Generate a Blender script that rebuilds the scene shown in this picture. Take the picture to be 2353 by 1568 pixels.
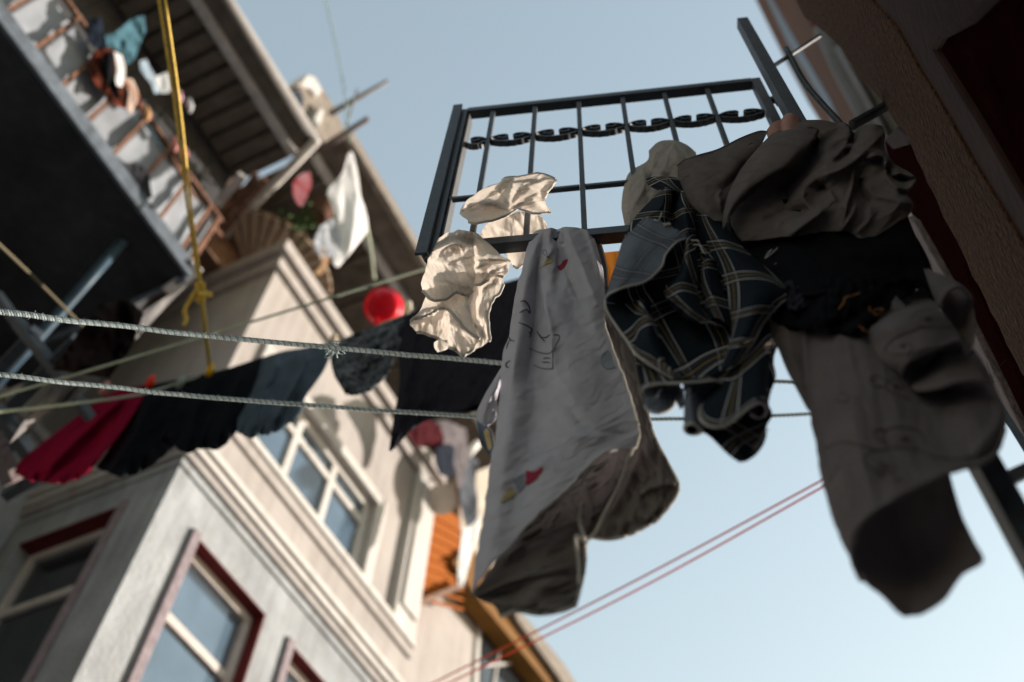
import bpy, math, random
import numpy as np
from mathutils import Vector, Matrix
from mathutils.bvhtree import BVHTree
random.seed(4); RNG = np.random.default_rng(7)
for o in list(bpy.data.objects): bpy.data.objects.remove(o)
scn = bpy.context.scene; COL = scn.collection

# ------------------------------------------------------------------ camera
FPX = 2286.4; CX, CY = 1176.5, 784.0            # a 36 x 24 mm frame of 2353 x 1568 units, 35 mm lens
def _n(v): return v / np.linalg.norm(v)
_z = _n(np.array([113.5, 1490.0, -FPX])); _s = np.array([2148.5, -3792.0, -FPX])
_y = _n(_s - _z * (_s @ _z)); _x = np.cross(_y, _z)
RW = np.array([_x, _y, _z]); CAM = np.array([0.0, 0.0, 1.6])
cd = bpy.data.cameras.new('camera'); cam = bpy.data.objects.new('camera', cd); COL.objects.link(cam)
cam.matrix_world = Matrix([list(RW[i]) + [CAM[i]] for i in range(3)] + [[0, 0, 0, 1]])
cd.sensor_width = 36; cd.lens = 36 * FPX / 2353.0; cd.clip_start = 0.05; cd.clip_end = 2000
cd.dof.use_dof = True; cd.dof.focus_distance = 2.3; cd.dof.aperture_fstop = 1.7
scn.camera = cam

# ------------------------------------------------------------------ light
SUN_AZ, SUN_EL = math.radians(34), math.radians(18)      # azimuth from +Y towards +X
w = bpy.data.worlds.new('World'); scn.world = w; w.use_nodes = True
nt = w.node_tree; bg = nt.nodes['Background']
sky = nt.nodes.new('ShaderNodeTexSky'); sky.sky_type = 'NISHITA'; sky.sun_disc = False
sky.sun_elevation = SUN_EL; sky.sun_rotation = SUN_AZ; sky.altitude = 50; sky.air_density = 2.0
sky.dust_density = 0.4; sky.ozone_density = 0.35
hs = nt.nodes.new('ShaderNodeHueSaturation'); hs.inputs['Saturation'].default_value = 0.95; nt.links.new(sky.outputs[0], hs.inputs['Color']); gm = nt.nodes.new('ShaderNodeGamma'); gm.inputs['Gamma'].default_value = 0.72; nt.links.new(hs.outputs[0], gm.inputs['Color']); nt.links.new(gm.outputs[0], bg.inputs[0]); bg.inputs[1].default_value = 0.130
sd = bpy.data.lights.new('sun', 'SUN'); sd.energy = 3.8; sd.angle = math.radians(0.6); sd.color = (1.0, 0.90, 0.80)
so = bpy.data.objects.new('sun', sd); COL.objects.link(so)
SDIR = Vector((math.sin(SUN_AZ) * math.cos(SUN_EL), math.cos(SUN_AZ) * math.cos(SUN_EL), math.sin(SUN_EL)))
so.rotation_euler = SDIR.to_track_quat('Z', 'Y').to_euler(); so.location = (6, 8, 14)
scn.view_settings.view_transform = 'Standard'; scn.view_settings.look = 'None'
scn.view_settings.exposure = 1.40; scn.view_settings.gamma = 1.0
scn.cycles.use_denoising = True; scn.cycles.max_bounces = 7; scn.cycles.transparent_max_bounces = 6

# ------------------------------------------------------------------ point helpers
def ray(x, y): return RW @ np.array([x - CX, CY - y, -FPX]) / FPX
def at(x, y, **k):
    d = ray(x, y); (a, v), = k.items()
    if a == 'd': t = v
    else:
        i = 'XYZ'.index(a); t = (v - CAM[i]) / d[i]
    return CAM + d * t
class Plane:
    def __init__(s, p, n): s.p = np.array(p, float); s.n = _n(np.array(n, float))
    def depth(s, xy):
        xy = np.asarray(xy, float)
        d = np.stack([xy[..., 0] - CX, CY - xy[..., 1], np.full(xy.shape[:-1], -FPX)], -1) @ RW.T / FPX
        return ((s.p - CAM) @ s.n) / (d @ s.n), d
    def at(s, x, y, off=0.0):
        t, d = s.depth(np.array([x, y])); return CAM + d * (t - off)
GATE_P = np.array([-0.757, 0.891, 0.0]); GATE_U = _n(np.array([0.8667, 0.2965, 0])); GATE_N = np.array([GATE_U[1], -GATE_U[0], 0])
GATE = Plane(GATE_P, GATE_N); NEAR = Plane(GATE_P + GATE_N * .17, GATE_N); MID = Plane(GATE_P + GATE_N * .15, GATE_N)                       # the open window grille hangs in this upright plane

# ------------------------------------------------------------------ mesh helpers
def link(o, parent=None):
    COL.objects.link(o)
    if parent: o.parent = parent
    return o
def tag(o, label=None, cat=None, group=None, kind=None):
    for k, v in (('label', label), ('category', cat), ('group', group), ('kind', kind)):
        if v: o[k] = v
    return o
def thing(name, label, cat, loc=(0, 0, 0), group=None):
    o = bpy.data.objects.new(name, None); o.empty_display_size = 0.2; link(o)
    o.location = (0, 0, 0)
    return tag(o, label, cat, group)
class MB:
    def __init__(s): s.v = []; s.f = []; s.uv = []; s.mi = []
    def add(s, vs, fs, uv=None, mi=0):
        n = len(s.v); s.v += [tuple(map(float, p)) for p in vs]; s.f += [tuple(n + i for i in f) for f in fs]
        s.uv += list(uv) if uv is not None else [(0.0, 0.0)] * len(vs); s.mi += [mi] * len(fs)
        return s
    def box(s, x0, x1, y0, y1, z0, z1):
        v = [(x, y, z) for z in (z0, z1) for y in (y0, y1) for x in (x0, x1)]
        return s.add(v, [(0, 2, 3, 1), (4, 5, 7, 6), (0, 1, 5, 4), (2, 6, 7, 3), (0, 4, 6, 2), (1, 3, 7, 5)])
    def bar(s, p, q, w, h, up=(0, 0, 1)):
        p = np.array(p, float); q = np.array(q, float); a = _n(q - p); up = np.array(up, float)
        side = np.cross(a, up); 
        if np.linalg.norm(side) < 1e-4: side = np.cross(a, [1, 0, 0])
        side = _n(side); u2 = np.cross(side, a)
        v = [c + side * sx * w / 2 + u2 * sy * h / 2 for c in (p, q) for sx, sy in ((-1, -1), (1, -1), (1, 1), (-1, 1))]
        return s.add(v, [(3, 2, 1, 0), (4, 5, 6, 7), (0, 1, 5, 4), (1, 2, 6, 5), (2, 3, 7, 6), (3, 0, 4, 7)])
    def tube(s, pts, r, n=8, closed=False):
        pts = np.array(pts, float); m = len(pts); rr = np.full(m, r) if np.isscalar(r) else np.array(r, float)
        tg = np.gradient(pts, axis=0); tg /= np.maximum(np.linalg.norm(tg, axis=1), 1e-9)[:, None]
        ref = np.array([0.13, 0.27, 0.95]); vs = []
        for i in range(m):
            a = np.cross(tg[i], ref); a = _n(a) if np.linalg.norm(a) > 1e-6 else np.array([1., 0, 0]); b = np.cross(tg[i], a)
            for k in range(n):
                t = 2 * math.pi * k / n; vs.append(pts[i] + (a * math.cos(t) + b * math.sin(t)) * rr[i])
        fs = [(i * n + k, i * n + (k + 1) % n, (i + 1) * n + (k + 1) % n, (i + 1) * n + k) for i in range(m - 1) for k in range(n)]
        fs += [tuple(range(n))[::-1], tuple((m - 1) * n + k for k in range(n))]
        return s.add(vs, fs)
    def prism(s, pts, vec):
        pts = [np.array(p, float) for p in pts]; n = len(pts); vec = np.array(vec, float)
        return s.add(pts + [p + vec for p in pts], [tuple(range(n)), tuple(range(n, 2 * n))[::-1]] + [(i, n + i, n + (i + 1) % n, (i + 1) % n) for i in range(n)])
    def grid(s, P, UV=None, mi=0):
        a, b = P.shape[:2]; idx = np.arange(a * b).reshape(a, b)
        f = np.stack([idx[:-1, :-1], idx[1:, :-1], idx[1:, 1:], idx[:-1, 1:]], -1).reshape(-1, 4)
        return s.add(P.reshape(-1, 3), f.tolist(), None if UV is None else UV.reshape(-1, 2).tolist(), mi)
    def build(s, name, mat, parent=None, smooth=False, bevel=0, solid=0):
        me = bpy.data.meshes.new(name); me.from_pydata(s.v, [], s.f); me.validate(clean_customdata=False)
        for m in (mat if isinstance(mat, (list, tuple)) else [mat]): me.materials.append(m)
        ul = me.uv_layers.new(name='UVMap'); vi = np.empty(len(me.loops), np.int32); me.loops.foreach_get('vertex_index', vi)
        ul.data.foreach_set('uv', np.array(s.uv, np.float32)[vi].ravel())
        if len(me.polygons) == len(s.mi): me.polygons.foreach_set('material_index', np.array(s.mi, np.int32))
        me.polygons.foreach_set('use_smooth', [smooth] * len(me.polygons)); me.update()
        o = link(bpy.data.objects.new(name, me), parent)
        if not smooth:
            import bmesh
            bm = bmesh.new(); bm.from_mesh(me); bmesh.ops.recalc_face_normals(bm, faces=bm.faces); bm.to_mesh(me); bm.free()
        if bevel:
            b = o.modifiers.new('bevel', 'BEVEL'); b.width = bevel; b.segments = 2; b.limit_method = 'ANGLE'
        if solid:
            q = o.modifiers.new('solid', 'SOLIDIFY'); q.thickness = solid; q.offset = 0
        return o
def boxobj(name, mat, parent, *b, bevel=0): 
    return MB().box(*b).build(name, mat, parent, bevel=bevel)
def cr(P, n):
    """Catmull-Rom through the rows of P, n samples evenly in index."""
    P = np.asarray(P, float); m = len(P)
    if m == 2:
        t = np.linspace(0, 1, n)[:, None]; t = t.reshape((n,) + (1,) * (P.ndim - 1)); return P[0] * (1 - t) + P[1] * t
    Q = np.concatenate([(2 * P[0] - P[1])[None], P, (2 * P[-1] - P[-2])[None]])
    t = np.linspace(0, m - 1 - 1e-9, n); i = t.astype(int); f = (t - i).reshape((n,) + (1,) * (P.ndim - 1))
    a, b, c, d = Q[i], Q[i + 1], Q[i + 2], Q[i + 3]
    return 0.5 * (2 * b + (c - a) * f + (2 * a - 5 * b + 4 * c - d) * f ** 2 + (3 * b - a - 3 * c + d) * f ** 3)
def vnoise(x, y, seed=0):
    r = np.random.default_rng(seed); G = r.uniform(-1, 1, (64, 64))
    xi = np.floor(x).astype(int); yi = np.floor(y).astype(int); fx = x - xi; fy = y - yi
    fx = fx * fx * (3 - 2 * fx); fy = fy * fy * (3 - 2 * fy)
    g = lambda a, b: G[a % 64, b % 64]
    return (g(xi, yi) * (1 - fx) + g(xi + 1, yi) * fx) * (1 - fy) + (g(xi, yi + 1) * (1 - fx) + g(xi + 1, yi + 1) * fx) * fy

# ------------------------------------------------------------------ materials
MATS = {}
def mat(name, col, rough=0.8, metal=0.0, var=0.12, scale=6.0, bump=0.0, bscale=40.0, trans=0.0, spec=0.12, col2=None, detail=4, stretch=None, sheen=0.0, bdist=0.01):
    m = bpy.data.materials.new(name); m.use_nodes = True; n = m.node_tree.nodes; L = m.node_tree.links
    b = n['Principled BSDF']; b.inputs['Roughness'].default_value = rough; b.inputs['Metallic'].default_value = metal
    b.inputs['Specular IOR Level'].default_value = spec
    tc = n.new('ShaderNodeTexCoord'); src = tc.outputs['Object']
    if stretch:
        mp = n.new('ShaderNodeMapping'); mp.inputs['Scale'].default_value = stretch; L.new(src, mp.inputs[0]); src = mp.outputs[0]
    no = n.new('ShaderNodeTexNoise'); no.inputs['Scale'].default_value = scale; no.inputs['Detail'].default_value = detail; no.inputs['Roughness'].default_value = 0.65
    L.new(src, no.inputs['Vector'])
    rp = n.new('ShaderNodeValToRGB'); rp.color_ramp.elements[0].position = 0.3; rp.color_ramp.elements[1].position = 0.7
    c1 = [max(0, c * (1 - var)) for c in col]; c2 = list(col2) if col2 else [min(1, c * (1 + var)) for c in col]
    rp.color_ramp.elements[0].color = c1 + [1]; rp.color_ramp.elements[1].color = c2 + [1]
    L.new(no.outputs[0], rp.inputs[0]); L.new(rp.outputs[0], b.inputs['Base Color'])
    if sheen: b.inputs['Sheen Weight'].default_value = sheen
    if bump:
        n2 = n.new('ShaderNodeTexNoise'); n2.inputs['Scale'].default_value = bscale; n2.inputs['Detail'].default_value = 6
        L.new(src, n2.inputs['Vector']); bp = n.new('ShaderNodeBump'); bp.inputs['Strength'].default_value = bump; bp.inputs['Distance'].default_value = bdist
        L.new(n2.outputs[0], bp.inputs['Height']); L.new(bp.outputs[0], b.inputs['Normal'])
    if trans:
        t = n.new('ShaderNodeBsdfTranslucent'); mx = n.new('ShaderNodeMixShader'); mx.inputs[0].default_value = trans
        L.new(rp.outputs[0], t.inputs[0]); L.new(b.outputs[0], mx.inputs[1]); L.new(t.outputs[0], mx.inputs[2])
        L.new(mx.outputs[0], n['Material Output'].inputs[0])
    return m
def weave(m, sc=900, strength=0.35):
    """adds a fine woven grain (UV in metres) to a fabric's bump"""
    n = m.node_tree.nodes; L = m.node_tree.links; tc = n.new('ShaderNodeTexCoord'); b = n['Principled BSDF']
    out = None
    for ax in ('X', 'Y'):
        wv = n.new('ShaderNodeTexWave'); wv.bands_direction = ax; wv.inputs['Scale'].default_value = sc / 6.28; wv.inputs['Distortion'].default_value = 3.0
        wv.inputs['Detail'].default_value = 2; L.new(tc.outputs['UV'], wv.inputs['Vector'])
        if out is None: out = wv.outputs['Fac']
        else:
            a = n.new('ShaderNodeMath'); L.new(out, a.inputs[0]); L.new(wv.outputs['Fac'], a.inputs[1]); out = a.outputs[0]
    bp = n.new('ShaderNodeBump'); bp.inputs['Strength'].default_value = strength; bp.inputs['Distance'].default_value = 0.002
    L.new(out, bp.inputs['Height'])
    if b.inputs['Normal'].is_linked: L.new(b.inputs['Normal'].links[0].from_socket, bp.inputs['Normal'])
    L.new(bp.outputs[0], b.inputs['Normal'])
    return m
def streaks(m, amount=.35, cols=((1, 1, 1), (.62, .58, .54))):
    """rain streaks and patches that belong to the paint"""
    n = m.node_tree.nodes; L = m.node_tree.links; b = n['Principled BSDF']; src = b.inputs['Base Color'].links[0].from_socket
    tc = n.new('ShaderNodeTexCoord'); mp = n.new('ShaderNodeMapping'); mp.inputs['Scale'].default_value = (7, 7, .55); L.new(tc.outputs['Object'], mp.inputs[0])
    no = n.new('ShaderNodeTexNoise'); no.inputs['Scale'].default_value = 1.6; no.inputs['Detail'].default_value = 7; L.new(mp.outputs[0], no.inputs['Vector'])
    rp = n.new('ShaderNodeValToRGB'); rp.color_ramp.elements[0].position = .45; rp.color_ramp.elements[1].position = .75
    rp.color_ramp.elements[0].color = (*cols[0], 1); rp.color_ramp.elements[1].color = (*cols[1], 1); L.new(no.outputs[0], rp.inputs[0])
    x = n.new('ShaderNodeMix'); x.data_type = 'RGBA'; x.blend_type = 'MULTIPLY'; x.inputs[0].default_value = amount
    L.new(src, x.inputs[6]); L.new(rp.outputs[0], x.inputs[7]); L.new(x.outputs[2], b.inputs['Base Color']); return m
def glassy(name, col, rough=0.08, metal=0.0):
    m = mat(name, col, rough=rough, spec=0.9, var=0.2, scale=1.2, metal=metal); return m
M = dict(
 cream=mat('cream render', (.375, .345, .325), .9, var=.12, scale=1.6, bump=.35, bscale=30, detail=8),
 trim=mat('cream white moulding', (.52, .50, .475), .7, var=.06, scale=4),
 greyblue=mat('grey blue limewash', (.32, .338, .352), .92, var=.22, scale=2.2, bump=.6, bscale=34, bdist=.02, detail=10),
 ledge=mat('grey ledge paint', (.34, .32, .31), .85, var=.1, scale=5),
 red=mat('oxblood paint', (.12, .020, .020), .6, var=.25, scale=8),
 pinktrim=mat('weathered lilac trim', (.24, .20, .215), .85, var=.25, scale=12, bump=.4, bscale=30),
 wframe=mat('aged white window frame', (.50, .46, .43), .6, var=.15, scale=9),
 wood_frame=mat('brown timber frame', (.17, .10, .065), .7, var=.35, scale=10),
 glass=glassy('window glass reflecting sky', (.20, .26, .31), .14, .7),
 darkglass=glassy('dark window glass', (.02, .025, .03)),
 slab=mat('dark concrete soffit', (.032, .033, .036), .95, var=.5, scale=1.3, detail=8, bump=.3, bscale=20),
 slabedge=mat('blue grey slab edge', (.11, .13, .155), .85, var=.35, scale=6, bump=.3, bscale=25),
 panel=mat('milky plastic sheet', (.30, .32, .35), .6, var=.12, scale=3, trans=.12),
 metalwall=mat('dark metal cladding', (.06, .06, .063), .5, var=.2, scale=3),
 soffit=mat('brown soffit boards', (.15, .125, .10), .8, var=.3, scale=6),
 beam=mat('weathered whitewashed beam', (.50, .48, .46), .8, var=.25, scale=7, bump=.3),
 gutter=mat('grey gutter', (.24, .23, .22), .6, var=.2, scale=5),
 rust=mat('rusty brown steel', (.17, .09, .06), .8, var=.4, scale=14, bump=.3),
 ironk=mat('black painted iron', (.018, .022, .027), .42, var=.4, scale=18, bump=.25, bscale=90, spec=.5, bdist=.002),
 ironb=mat('blue grey painted iron', (.028, .036, .046), .5, var=.5, scale=24, bump=.2, bscale=70, spec=.5, bdist=.002),
 bluepipe=mat('dark blue pipe', (.05, .085, .12), .4, var=.2),
 rough=mat('rough brown plaster', (.064, .029, .013), .95, var=.7, scale=75, bump=1.0, bscale=50, bdist=.035, detail=8),
 smooth=mat('smooth brown band', (.034, .017, .013), .85, var=.2, scale=10, bump=.3, bscale=30),
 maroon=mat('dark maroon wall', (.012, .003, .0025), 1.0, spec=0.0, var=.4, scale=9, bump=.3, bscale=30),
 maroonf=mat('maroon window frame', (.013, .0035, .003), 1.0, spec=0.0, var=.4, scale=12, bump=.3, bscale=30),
 oldwood=mat('grey weathered wood', (.16, .13, .13), .85, var=.5, scale=16, bump=.6, stretch=(6, 6, .6), bscale=14),
 ochre=mat('ochre paint', (.17, .08, .018), .9, spec=.15, var=.2, scale=5, bump=.2),
 orangetrim=mat('orange brown trim', (.085, .034, .013), .75, var=.25, scale=7),
 olive=mat('grey olive plaster', (.065, .06, .045), .9, var=.25, scale=7, bump=.4),
 pipe=mat('pale grey pipe', (.11, .11, .11), .5, var=.15),
 timber=mat('warm timber slats', (.30, .085, .010), .9, spec=.1, var=.35, scale=10, stretch=(1, 8, 8)),
 tiles=mat('dusty roof edge', (.22, .19, .16), .9, var=.4, scale=16, bump=.6),
 ground=mat('street paving', (.15, .15, .16), .9, var=.2, scale=2),
 plastic=mat('red plastic', (.72, .015, .03), .3, var=.1, trans=.25),
 leaf=mat('dusty green leaves', (.05, .08, .03), .8, var=.4, scale=20),
 terracotta=mat('terracotta', (.08, .04, .025), .85, var=.2),
)
streaks(M['cream'], .5); streaks(M['greyblue'], .6); streaks(M['trim'], .45); streaks(M['ledge'], .6); streaks(M['slabedge'], .7)
streaks(M['slab'], .5, ((.7, .7, .7), (1.3, 1.3, 1.3)))
def fabric(name, col, trans=.15, var=.08, scale=12, rough=.9, bump=.25, bscale=120, sc=900, ws=.3, **k):
    return weave(mat(name, col, rough, var=var, scale=scale, trans=trans, bump=bump, bscale=bscale, spec=.06, bdist=.003, **k), sc, ws)
M.update(
 creamcloth=fabric('ivory cotton', (.82, .775, .73), trans=.60, var=.05),
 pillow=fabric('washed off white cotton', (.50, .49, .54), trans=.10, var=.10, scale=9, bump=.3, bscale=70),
 pillowin=fabric('shaded taupe cotton', (.19, .168, .155), trans=.2, var=.12),  # pillow cotton darkened: shade inside the case put into its colour
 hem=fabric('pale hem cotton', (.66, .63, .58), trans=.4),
 brown=fabric('brown linen', (.16, .138, .134), trans=.02, var=.16, scale=30, sc=600, ws=.6),
 taupe=fabric('taupe patterned cotton', (.15, .132, .135), trans=.02, var=.12, scale=14, sc=500, ws=.5),
 black=fabric('black cotton', (.004, .0045, .006), trans=.0, var=.3),
 fleece=fabric('beige fleece', (.46, .42, .39), trans=.2, var=.12, scale=60, bump=1.0, bscale=300),
 pink=fabric('pink fleece', (.50, .30, .26), trans=.25, var=.1),
 ochrecloth=fabric('ochre cloth', (.70, .40, .12), trans=.4),
 redcloth=fabric('crimson cloth', (.22, .004, .03), trans=.25, var=.15),
 blackbg=fabric('black jersey', (.006, .007, .010), trans=.02, var=.3),
 slate=fabric('slate satin', (.075, .105, .135), trans=.08, var=.25, rough=.45),
 lace=fabric('black crochet', (.005, .006, .009), trans=.0, var=.6, col2=(.17, .19, .21), scale=20, bump=1.0, bscale=60),
 sweater=fabric('charcoal knit', (.020, .018, .025), trans=.03, var=.25, scale=40, bump=.8, bscale=90),
 whitecloth=fabric('white sheet', (.86, .86, .86), trans=.35, var=.03),
 bluecloth=fabric('blue rag', (.02, .06, .08), trans=.1, var=.4, scale=9, col2=(.10, .22, .28)),
 mixed=fabric('black red and white cloth', (.012, .010, .012), trans=.0, var=.4, scale=5, col2=(.16, .035, .012)),
 motif_r=mat('red print', (.30, .03, .06), .9), motif_y=mat('yellow print', (.42, .34, .16), .9), motif_k=mat('ink print', (.09, .09, .11), .9),
 motif_b=mat('grey blue print', (.26, .29, .33), .9), motif_p=mat('plum print', (.065, .048, .052), .9), thread=mat('orange thread', (.30, .13, .05), .9), whitethread=mat('white thread', (.40, .38, .36), .9),
)
def plaid_mat(name, base, white, ochre, dark, gain=1.0, trans=.03):
    m = fabric(name, base, trans=trans, var=.2, scale=10, ws=.3); n = m.node_tree.nodes; L = m.node_tree.links; b = n['Principled BSDF']
    tc = n.new('ShaderNodeTexCoord'); sp = n.new('ShaderNodeSeparateXYZ'); L.new(tc.outputs['UV'], sp.inputs[0])
    col = b.inputs['Base Color'].links[0].from_socket; dst = [l.to_socket for l in col.links]
    def mix(fac, c, col):
        x = n.new('ShaderNodeMix'); x.data_type = 'RGBA'; L.new(fac, x.inputs[0]); L.new(col, x.inputs[6]); x.inputs[7].default_value = (*c, 1); return x.outputs[2]
    for ax in (0, 1):
        def math_(op, a, v=None):
            q = n.new('ShaderNodeMath'); q.operation = op
            L.new(a, q.inputs[0])
            if v is not None: q.inputs[1].default_value = v
            return q.outputs[0]
        fr = math_('FRACT', math_('MULTIPLY', sp.outputs[ax], 1 / 0.122))
        def line(c, hw, fac):
            return math_('MULTIPLY', math_('LESS_THAN', math_('ABSOLUTE', math_('SUBTRACT', fr, c)), hw), fac)
        col = mix(line(.5, .17, .55), dark, col)
        for c, hw, cc, f in ((.39, .0105, white, .9), (.50, .0095, ochre, .8), (.61, .0105, white, .9), (.44, .004, white, .3), (.56, .004, white, .3)):
            col = mix(line(c, hw, f * gain), cc, col)
    for d in dst: L.new(col, d)
    return m
M['plaid'] = plaid_mat('navy plaid cotton', (.014, .020, .028), (.55, .55, .56), (.38, .26, .11), (.006, .008, .014))
M['plaidrev'] = plaid_mat('grey reverse of the plaid', (.135, .155, .19), (.33, .33, .33), (.20, .19, .18), (.05, .06, .085), .8, trans=.05)

# ------------------------------------------------------------------ cloth
def segdist(P, poly):
    best = np.full(P.shape[:-1], 1e9); sgn = np.zeros_like(best); par = np.zeros_like(best)
    pl = np.asarray(poly, float)[:, :2]; ln = np.linalg.norm(np.diff(pl, axis=0), axis=1); tot = ln.sum(); acc = 0
    for a, b, l in zip(pl[:-1], pl[1:], ln):
        ab = b - a; t = np.clip(((P - a) @ ab) / (l * l), 0, 1); q = a + t[..., None] * ab; r = P - q; d = np.linalg.norm(r, axis=-1)
        s = ab[0] * r[..., 1] - ab[1] * r[..., 0]; k = d < best
        best[k] = d[k]; sgn[k] = np.sign(s[k]); par[k] = ((acc + t * l) / tot)[k]; acc += l
    return best, sgn, par
def sheet(rows, nu=60, nv=60, ridges=(), wr=0.25, wl=(60, 14), ang=80, uvs=None, plane=GATE, seed=1, mi=0, uv0=(0, 0), uvrot=0.0, cz=0.0, cs=(34, 16), ej=0.0):
    """rows: lists of (x, y, d) - d is cm in front of the cloth's plane; returns 3D grid and UV (metres)"""
    R = np.stack([cr([(p + (0,))[:3] for p in r], nu) for r in rows]); G = cr(R, nv)
    xy = G[..., :2].copy(); d = G[..., 2].copy()
    if ej:
        X0, Y0 = xy[..., 0].copy(), xy[..., 1].copy()
        for q, (sc_, am) in enumerate(((30, 1.0), (13, .55))):
            xy[..., 0] += ej * am * vnoise(X0 / sc_ + 5, Y0 / sc_, seed + 61 + q); xy[..., 1] += ej * am * vnoise(X0 / sc_, Y0 / sc_ + 9, seed + 71 + q)
    for rg in ridges:
        poly, h, w1 = rg[0], rg[1], rg[2]; w2 = rg[3] if len(rg) > 3 else w1
        if len(poly) > 2: poly = cr(np.array([p[:2] for p in poly], float), 6 * len(poly))
        D, s, t = segdist(xy, poly); wd = np.where(s > 0, w1, w2)
        d += h * np.exp(-(D / wd) ** 1.45) * np.clip(np.minimum(t, 1 - t) * 5 + .35, 0, 1)
    a = math.radians(ang); u = xy[..., 0] * math.cos(a) + xy[..., 1] * math.sin(a); v = -xy[..., 0] * math.sin(a) + xy[..., 1] * math.cos(a)
    d += wr * (vnoise(u / wl[0], v / wl[1], seed) + .5 * vnoise(u / wl[0] * 2.3 + 9, v / wl[1] * 2.1, seed + 5) + .8 * vnoise(u / 90 + 3, v / 45, seed + 9))
    if cz:
        wx = 9 * vnoise(u / 40, v / 30, seed + 31); wy = 9 * vnoise(u / 35, v / 45, seed + 37)
        for q, (su, sv) in enumerate(((cs[0], cs[1]), (cs[0] * .55, cs[1] * .6))): d += cz * (.75 ** q) * (.45 - 1.6 * np.abs(vnoise((u + wx) / su + 7 * q, (v + wy) / sv + 3 * q, seed + 41 + q)))
    t, dr = plane.depth(xy); P = CAM + dr * (t - d / 100)[..., None]
    du = np.linalg.norm(np.diff(P, axis=1), axis=-1).mean(); dv = np.linalg.norm(np.diff(P, axis=0), axis=-1).mean()
    U, V = np.meshgrid(np.arange(nu) * du, np.arange(nv) * dv)
    if uvs: U, V = np.meshgrid(np.linspace(0, uvs[0], nu), np.linspace(0, uvs[1], nv))
    c, s = math.cos(uvrot), math.sin(uvrot)
    return P, np.stack([uv0[0] + U * c - V * s, uv0[1] + U * s + V * c], -1), mi
def cloth(name, sheets, mats, parent=None, thick=.0016, cut=None):
    mb = MB()
    for P, UV, mi in sheets: mb.grid(P, UV, mi)
    return mb.build(name, mats, parent, smooth=True, solid=thick)
def edge_tube(mb, sh, side, r=.002):
    P = sh[0]; L = {'bottom': P[-1], 'top': P[0], 'left': P[:, 0], 'right': P[:, -1]}[side]
    mb.tube(L, r, 6); return mb
def merge(base, *kids):
    """sews prints and hems into the cloth's own mesh"""
    import bmesh
    bm = bmesh.new(); bm.from_mesh(base.data)
    for k in kids:
        off = {}
        for i, m in enumerate(k.data.materials):
            if m.name not in [q.name for q in base.data.materials]: base.data.materials.append(m)
            off[i] = [q.name for q in base.data.materials].index(m.name)
        n = len(bm.faces); bm.from_mesh(k.data); bm.faces.ensure_lookup_table()
        for f in bm.faces[n:]: f.material_index = off[f.material_index]
        bpy.data.objects.remove(k)
    bm.to_mesh(base.data); bm.free()
def on_cloth(objs):
    vs = []; fs = []
    for o in objs:
        n = len(vs); vs += [v.co.copy() for v in o.data.vertices]; fs += [tuple(n + i for i in p.vertices) for p in o.data.polygons]
    return BVHTree.FromPolygons(vs, fs)
def hit(bvh, x, y, lift=.002):
    d = Vector(ray(x, y)).normalized(); h = bvh.ray_cast(Vector(CAM), d)
    return None if h[0] is None else h[0] - d * lift
def print_line(mb, bvh, pts, wpx, mi=0, n=24, lift=.0025):
    C = cr(np.array(pts, float), n); T = np.gradient(C, axis=0); T /= np.maximum(np.linalg.norm(T, axis=1), 1e-6)[:, None]
    row = []
    for i, (c, t) in enumerate(zip(C, T)):
        k = wpx / 2 * (.45 + .55 * math.sin(math.pi * (i + .5) / n)); a = hit(bvh, c[0] - t[1] * k, c[1] + t[0] * k, lift); b = hit(bvh, c[0] + t[1] * k, c[1] - t[0] * k, lift)
        if a is None or b is None: continue
        row.append((a, b))
    if len(row) > 1: mb.grid(np.array([[list(a), list(b)] for a, b in row]), mi=mi)
def print_blob(mb, bvh, pts, mi=0, lift=.003):
    P = cr(np.array(list(pts) + [pts[0]], float), 25)[:-1]; c = P.mean(0); g = []
    for k in np.linspace(0.02, 1, 6):
        g.append([])
        for p in list(P) + [P[0]]:
            q = c + (p - c) * k; h = hit(bvh, q[0], q[1], lift)
            if h is None: return
            g[-1].append(list(h))
    mb.grid(np.array(g), mi=mi)
def T(ox, oy, s, pts): return [(ox + p[0] * s, oy + p[1] * s) + tuple(p[2:]) for p in pts]
def N1(*p): return T(890.3, 344.6, .32963, p)
def N2(*p): return T(1349.8, 373.3, .25642, p)
def N3(*p): return T(1522.1, 229.8, .25642, p)
def N4(*p): return T(1378.5, 689.3, .25642, p)
def N5(*p): return T(1723.1, 574.4, .36622, p)
def N6(*p): return T(1062.6, 516.9, .29305, p)

# ================================================================== THE SETTING
g = MB().prism([(-60, -60, 0), (60, -60, 0), (60, 90, 0), (-60, 90, 0)], (0, 0, -.3)).build('street', M['ground']); tag(g, kind='structure')

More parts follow.
